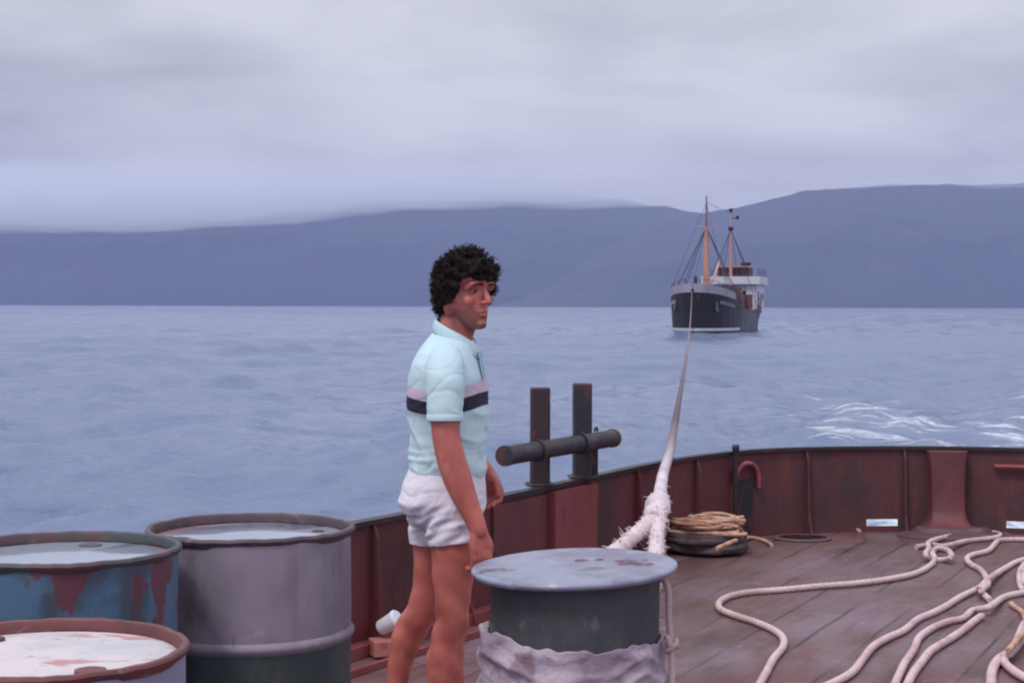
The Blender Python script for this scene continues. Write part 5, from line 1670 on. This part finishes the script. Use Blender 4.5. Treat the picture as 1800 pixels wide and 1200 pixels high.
# sleeves
slv_n = [(Lp(786, 622, -0.135), 0.050), (Lp(784, 640, -0.175), 0.060), (Lp(783, 672, -0.205), 0.060), (Lp(783, 705, -0.216), 0.0585), (Lp(783, 738, -0.22), 0.0575)]
slv_f = [(Lp(788, 622, 0.135), 0.050), (Lp(786, 640, 0.175), 0.060), (Lp(784, 672, 0.205), 0.058), (Lp(783, 705, 0.215), 0.056), (Lp(783, 738, 0.222), 0.055)]
def open_limb(mb, keys):
    pts = catmull([k[0] for k in keys], 8); rad = [v.x for v in catmull([Vector((k[1], 0, 0)) for k in keys], 8)]
    mb.sweep(pts, lambda i, sl, th: rad[i], 28)
open_limb(sb, slv_n); open_limb(sb, slv_f)
me = remesh(sb, 0.005, 5, "shirt")
a = verts_np(me); nr_ = normals_np(me)
zz_ = a[:, 2]; ang = np.arctan2(a[:, 1], a[:, 0] - 0.0)
waist = np.exp(-((zz_ - 1.02) / 0.055) ** 2)
nse = np.array([mnoise.noise(Vector((v[0] * 6, v[1] * 6, v[2] * 9))) for v in a])
nse2 = np.array([mnoise.noise(Vector((v[0] * 9 + v[2] * 9, v[1] * 5, v[2] * 14))) for v in a])
rid = 1 - 2 * np.abs(np.sin(zz_ * 95 + 7 * nse + ang * 1.2)); d_ = waist * 0.0026 * rid * np.clip(0.5 + 1.6 * nse, 0.0, 1.4) + 0.009 * nse2 * np.clip((1.36 - zz_) / 0.2, 0, 1) + 0.004 * nse
# diagonal pulls from the armpit
d_ += 0.0035 * np.exp(-((zz_ - 1.13) / 0.09) ** 2) * (1 - 2 * np.abs(np.sin(zz_ * 32 + a[:, 0] * 26 + 3 * nse2)))
d_ -= 0.0026 * creases(a, 5.5, 2.0, 10.0) * np.clip((1.40 - zz_) / 0.12, 0.15, 1)
a += nr_ * d_[:, None]; set_np(me, a)
cen = np.empty(len(me.polygons) * 3); me.polygons.foreach_get("center", cen); cen = cen.reshape(-1, 3)
def near_seg(keys, fac):
    best = np.full(len(cen), 9.0)
    for k in range(1, len(keys) - 1):
        p0 = np.array(keys[k][0]); p1 = np.array(keys[k + 1][0]); dd = p1 - p0
        t_ = np.clip(((cen - p0) @ dd) / (dd @ dd), 0, 1)
        dist = np.linalg.norm(cen - (p0 + t_[:, None] * dd), axis=1)
        best = np.minimum(best, dist)
    return best < 0.068 * fac
mi = ((near_seg(slv_n, 1) & (cen[:, 1] < -0.165)) | (near_seg(slv_f, 1) & (cen[:, 1] > 0.165))).astype(np.int32)
ob_shirt = part(me, "shirt", [m_shirt, m_sleeve])
me.polygons.foreach_set("material_index", mi)
# sleeve cuffs, collar and placket
m_trim = material("blue_grey_collar_knit", c(150, 182, 200), 0.85, layers=[((30, 30, 30), 0.5, 0.7, c(120, 146, 172), 3, 0.6)], bump=[(260, 0.4, 0.001)])
for keys in (slv_n, slv_f):
    pA, pB = keys[-2][0], keys[-1][0]; dd = (pB - pA).normalized()
    MBc = MB(); MBc.sweep([pB - dd * 0.016, pB - dd * 0.010, pB, pB + dd * 0.004, pB + dd * 0.0045], lambda i, sl, th: (0.0580, 0.0592, 0.0590, 0.0575, 0.046)[i], 36)
    MBc.build("cuff", m_sleeve, man, raw=True)
    s1 = MB(); s1.sweep([pB + dd * 0.001, pB + dd * 0.006], lambda i, sl, th: 0.054, 36); s1.build("cuff_shade", material("cuff_shadow_hem", c(96, 108, 124), 0.9), man, raw=True)  # dark disc below the sleeve end, its shade painted as colour
cbm = MB()
fc, bc = Lp(838, 612, 0), Lp(766, 573, 0)
cc_ = (fc + bc) / 2; ax_ = (fc - bc) / 2
nn_ = 56; rows_ = [(1.10, -0.016), (1.13, -0.006), (1.06, 0.012), (0.99, 0.024), (0.95, 0.026), (0.93, 0.018), (0.95, 0.0)]
vs = []
for (k_, dz) in rows_:
    for i in range(nn_):
        th = 2 * math.pi * i / nn_
        vs.append(cc_ + ax_ * math.cos(th) * k_ + Vector((0, 1, 0)) * math.sin(th) * 0.070 * k_ + Vector((0, 0, 1)) * (dz - 0.012 * max(0, math.cos(th)) ** 4))
cbm.add(vs, [(k * nn_ + i, k * nn_ + (i + 1) % nn_, (k + 1) * nn_ + (i + 1) % nn_, (k + 1) * nn_ + i) for k in range(len(rows_) - 1) for i in range(nn_)])
cbm.build("collar", m_sleeve, man, raw=True, angle=None)
cb2 = MB()
pts = []
for i in range(41):
    th = R(-115 + 230 * i / 40)
    pts.append(cc_ + ax_ * math.cos(th) * 1.145 + Vector((0, 1, 0)) * math.sin(th) * 0.0800 + Vector((0, 0, 1)) * (-0.016 - 0.012 * max(0, math.cos(th)) ** 4))
cb2.tube(pts, 0.0045, 8); cb2.build("collar_shadow_line", m_trim, man, raw=True)  # blue-grey trim that also paints the shadow line along the collar
pl = MB()
for (z0_, z1_) in ((0, 1),):
    pa, pb = Lp(843, 618, -0.012), Lp(853, 665, -0.012)
    pl.bar(pa, pb, 0.026, 0.004, up=Vector((1, 0, 0.3)))
pl.build("placket", m_trim, man, raw=True, smooth=False)

# ---------------------------------------------------------------- shorts
sh_b = MB()
ring_loft(sh_b, [(Lp(850, 818, 0), Lp(728, 812, 0), 0.150), (Lp(850, 850, 0), Lp(714, 845, 0), 0.170), (Lp(852, 880, 0), Lp(707, 876, 0), 0.180), (Lp(849, 898, 0), Lp(716, 898, 0), 0.165), (Lp(836, 916, 0), Lp(728, 918, 0), 0.13)], n=48, power=2.4)
open_limb(sh_b, [(Lp(786, 868, -0.085), 0.082), (Lp(794, 905, NL), 0.089), (Lp(801, 953, NL), 0.0875)])
open_limb(sh_b, [(Lp(772, 868, 0.085), 0.082), (Lp(767, 905, FL), 0.092), (Lp(765, 956, FL), 0.085)])
me = remesh(sh_b, 0.0045, 3, "shorts")
a = verts_np(me); nr_ = normals_np(me); zz_ = a[:, 2]
nse = np.array([mnoise.noise(Vector((v[0] * 7, v[1] * 5, v[2] * 7))) for v in a])
low = np.clip((0.93 - zz_) / 0.08, 0, 1)
d_ = low * (0.0042 * np.sin((zz_ * 0.8 - a[:, 0] * 0.7) * 105 + 5 * nse) + 0.0016 * np.sin((zz_ - a[:, 0] * 0.3) * 210 + 6 * nse)) + 0.006 * nse
d_ -= 0.0026 * creases(a, 7.5, 9.0, 9.0) * np.clip((1.0 - zz_) / 0.08, 0.1, 1)
d_ *= np.clip((zz_ - 0.76) / 0.05, 0.15, 1)
a += nr_ * d_[:, None]; set_np(me, a)
m_shorts = material("white_cotton_shorts", c(226, 220, 232), 0.85, layers=[((6, 6, 6), 0.48, 0.68, c(212, 202, 220), 3, 0.7)], bump=[(220, 0.3, 0.001), ((14, 14, 20), 0.3, 0.008)])
part(me, "shorts", m_shorts)
wb = MB()
ring_loft(wb, [(Lp(849, 822, 0), Lp(726, 816, 0), 0.154), (Lp(849, 812, 0), Lp(728, 806, 0), 0.152)], n=48, power=2.4)
wb.build("waistband", m_shorts, man, raw=True)
#</MAN>
#<HAZE>
# ------------------------------------------------------------------ damp air over the fjord
def haze():
    mb = MB()
    mb.box(0, 0, (-5.5 + 470) / 2, 19400, 19400, 475.5)
    me = bpy.data.meshes.new("haze"); me.from_pydata(mb.v, [], mb.f)
    m = bpy.data.materials.new("damp_air"); m.use_nodes = True
    t = m.node_tree; t.nodes.clear()
    out = t.nodes.new("ShaderNodeOutputMaterial"); pv = t.nodes.new("ShaderNodeVolumePrincipled")
    pv.inputs["Color"].default_value = (0.52, 0.57, 1.0, 1)
    pv.inputs["Density"].default_value = 0.000092
    pv.inputs["Anisotropy"].default_value = 0.2
    t.links.new(pv.outputs[0], out.inputs["Volume"])
    me.materials.append(m)
    o = bpy.data.objects.new("haze", me); COL.objects.link(o)
    props(o, kind="stuff")
haze()
def low_cloud():
    """stratus lying on the ridge: a closed slab with an uneven underside"""
    nx, ny = 150, 44
    def base(px): return float(np.interp(px, [-1500, 0, 300, 450, 600, 720, 900, 1020, 1200, 1350, 1600, 1900, 3200], [124, 124, 128, 137, 156, 172, 178, 180, 190, 200, 203, 203, 203]))
    vs = []; 
    for side in (0, 1):
        for j in range(ny):
            D = 5000 + 3200 * j / (ny - 1)
            for i in range(nx):
                X = -4300 + 8600 * i / (nx - 1)
                zb = base(900 + FPX * X / 6400) / FPX * 6400
                zb += 22 * mnoise.fractal(Vector((X / 330, D / 420, 3.3)), 1, 2, 4)
                zt = 455 + 6 * mnoise.noise(Vector((X / 300, D / 300, 8)))
                e = min(i / 14, (nx - 1 - i) / 14, j / 7, (ny - 1 - j) / 7, 1.0)
                e = e * e * (3 - 2 * e)
                zb = min(zb, zt - 4)
                mid = zt - 3
                vs.append((X, D, mid + (zb - mid) * e if side == 0 else mid + (zt - mid) * e + 0.5))
    fs = []
    for j in range(ny - 1):
        for i in range(nx - 1):
            a = j * nx + i
            fs.append((a, a + nx, a + nx + 1, a + 1))
            b = a + nx * ny
            fs.append((b, b + 1, b + nx + 1, b + nx))
    o_ = nx * ny
    for i in range(nx - 1):
        fs.append((i, i + 1, o_ + i + 1, o_ + i)); a = (ny - 1) * nx + i
        fs.append((a + 1, a, o_ + a, o_ + a + 1))
    for j in range(ny - 1):
        a = j * nx; fs.append((a + nx, a, o_ + a, o_ + a + nx))
        a = j * nx + nx - 1; fs.append((a, a + nx, o_ + a + nx, o_ + a))
    me = bpy.data.meshes.new("low_cloud"); me.from_pydata(vs, [], fs)
    m = bpy.data.materials.new("stratus"); m.use_nodes = True
    t = m.node_tree; t.nodes.clear()
    out = t.nodes.new("ShaderNodeOutputMaterial"); pv = t.nodes.new("ShaderNodeVolumePrincipled")
    pv.inputs["Color"].default_value = (0.97, 0.98, 1.0, 1)
    pv.inputs["Density"].default_value = 0.0024
    t.links.new(pv.outputs[0], out.inputs["Volume"])
    me.materials.append(m)
    o = bpy.data.objects.new("low_cloud", me); COL.objects.link(o)
    props(o, kind="stuff")
low_cloud()
#</HAZE>
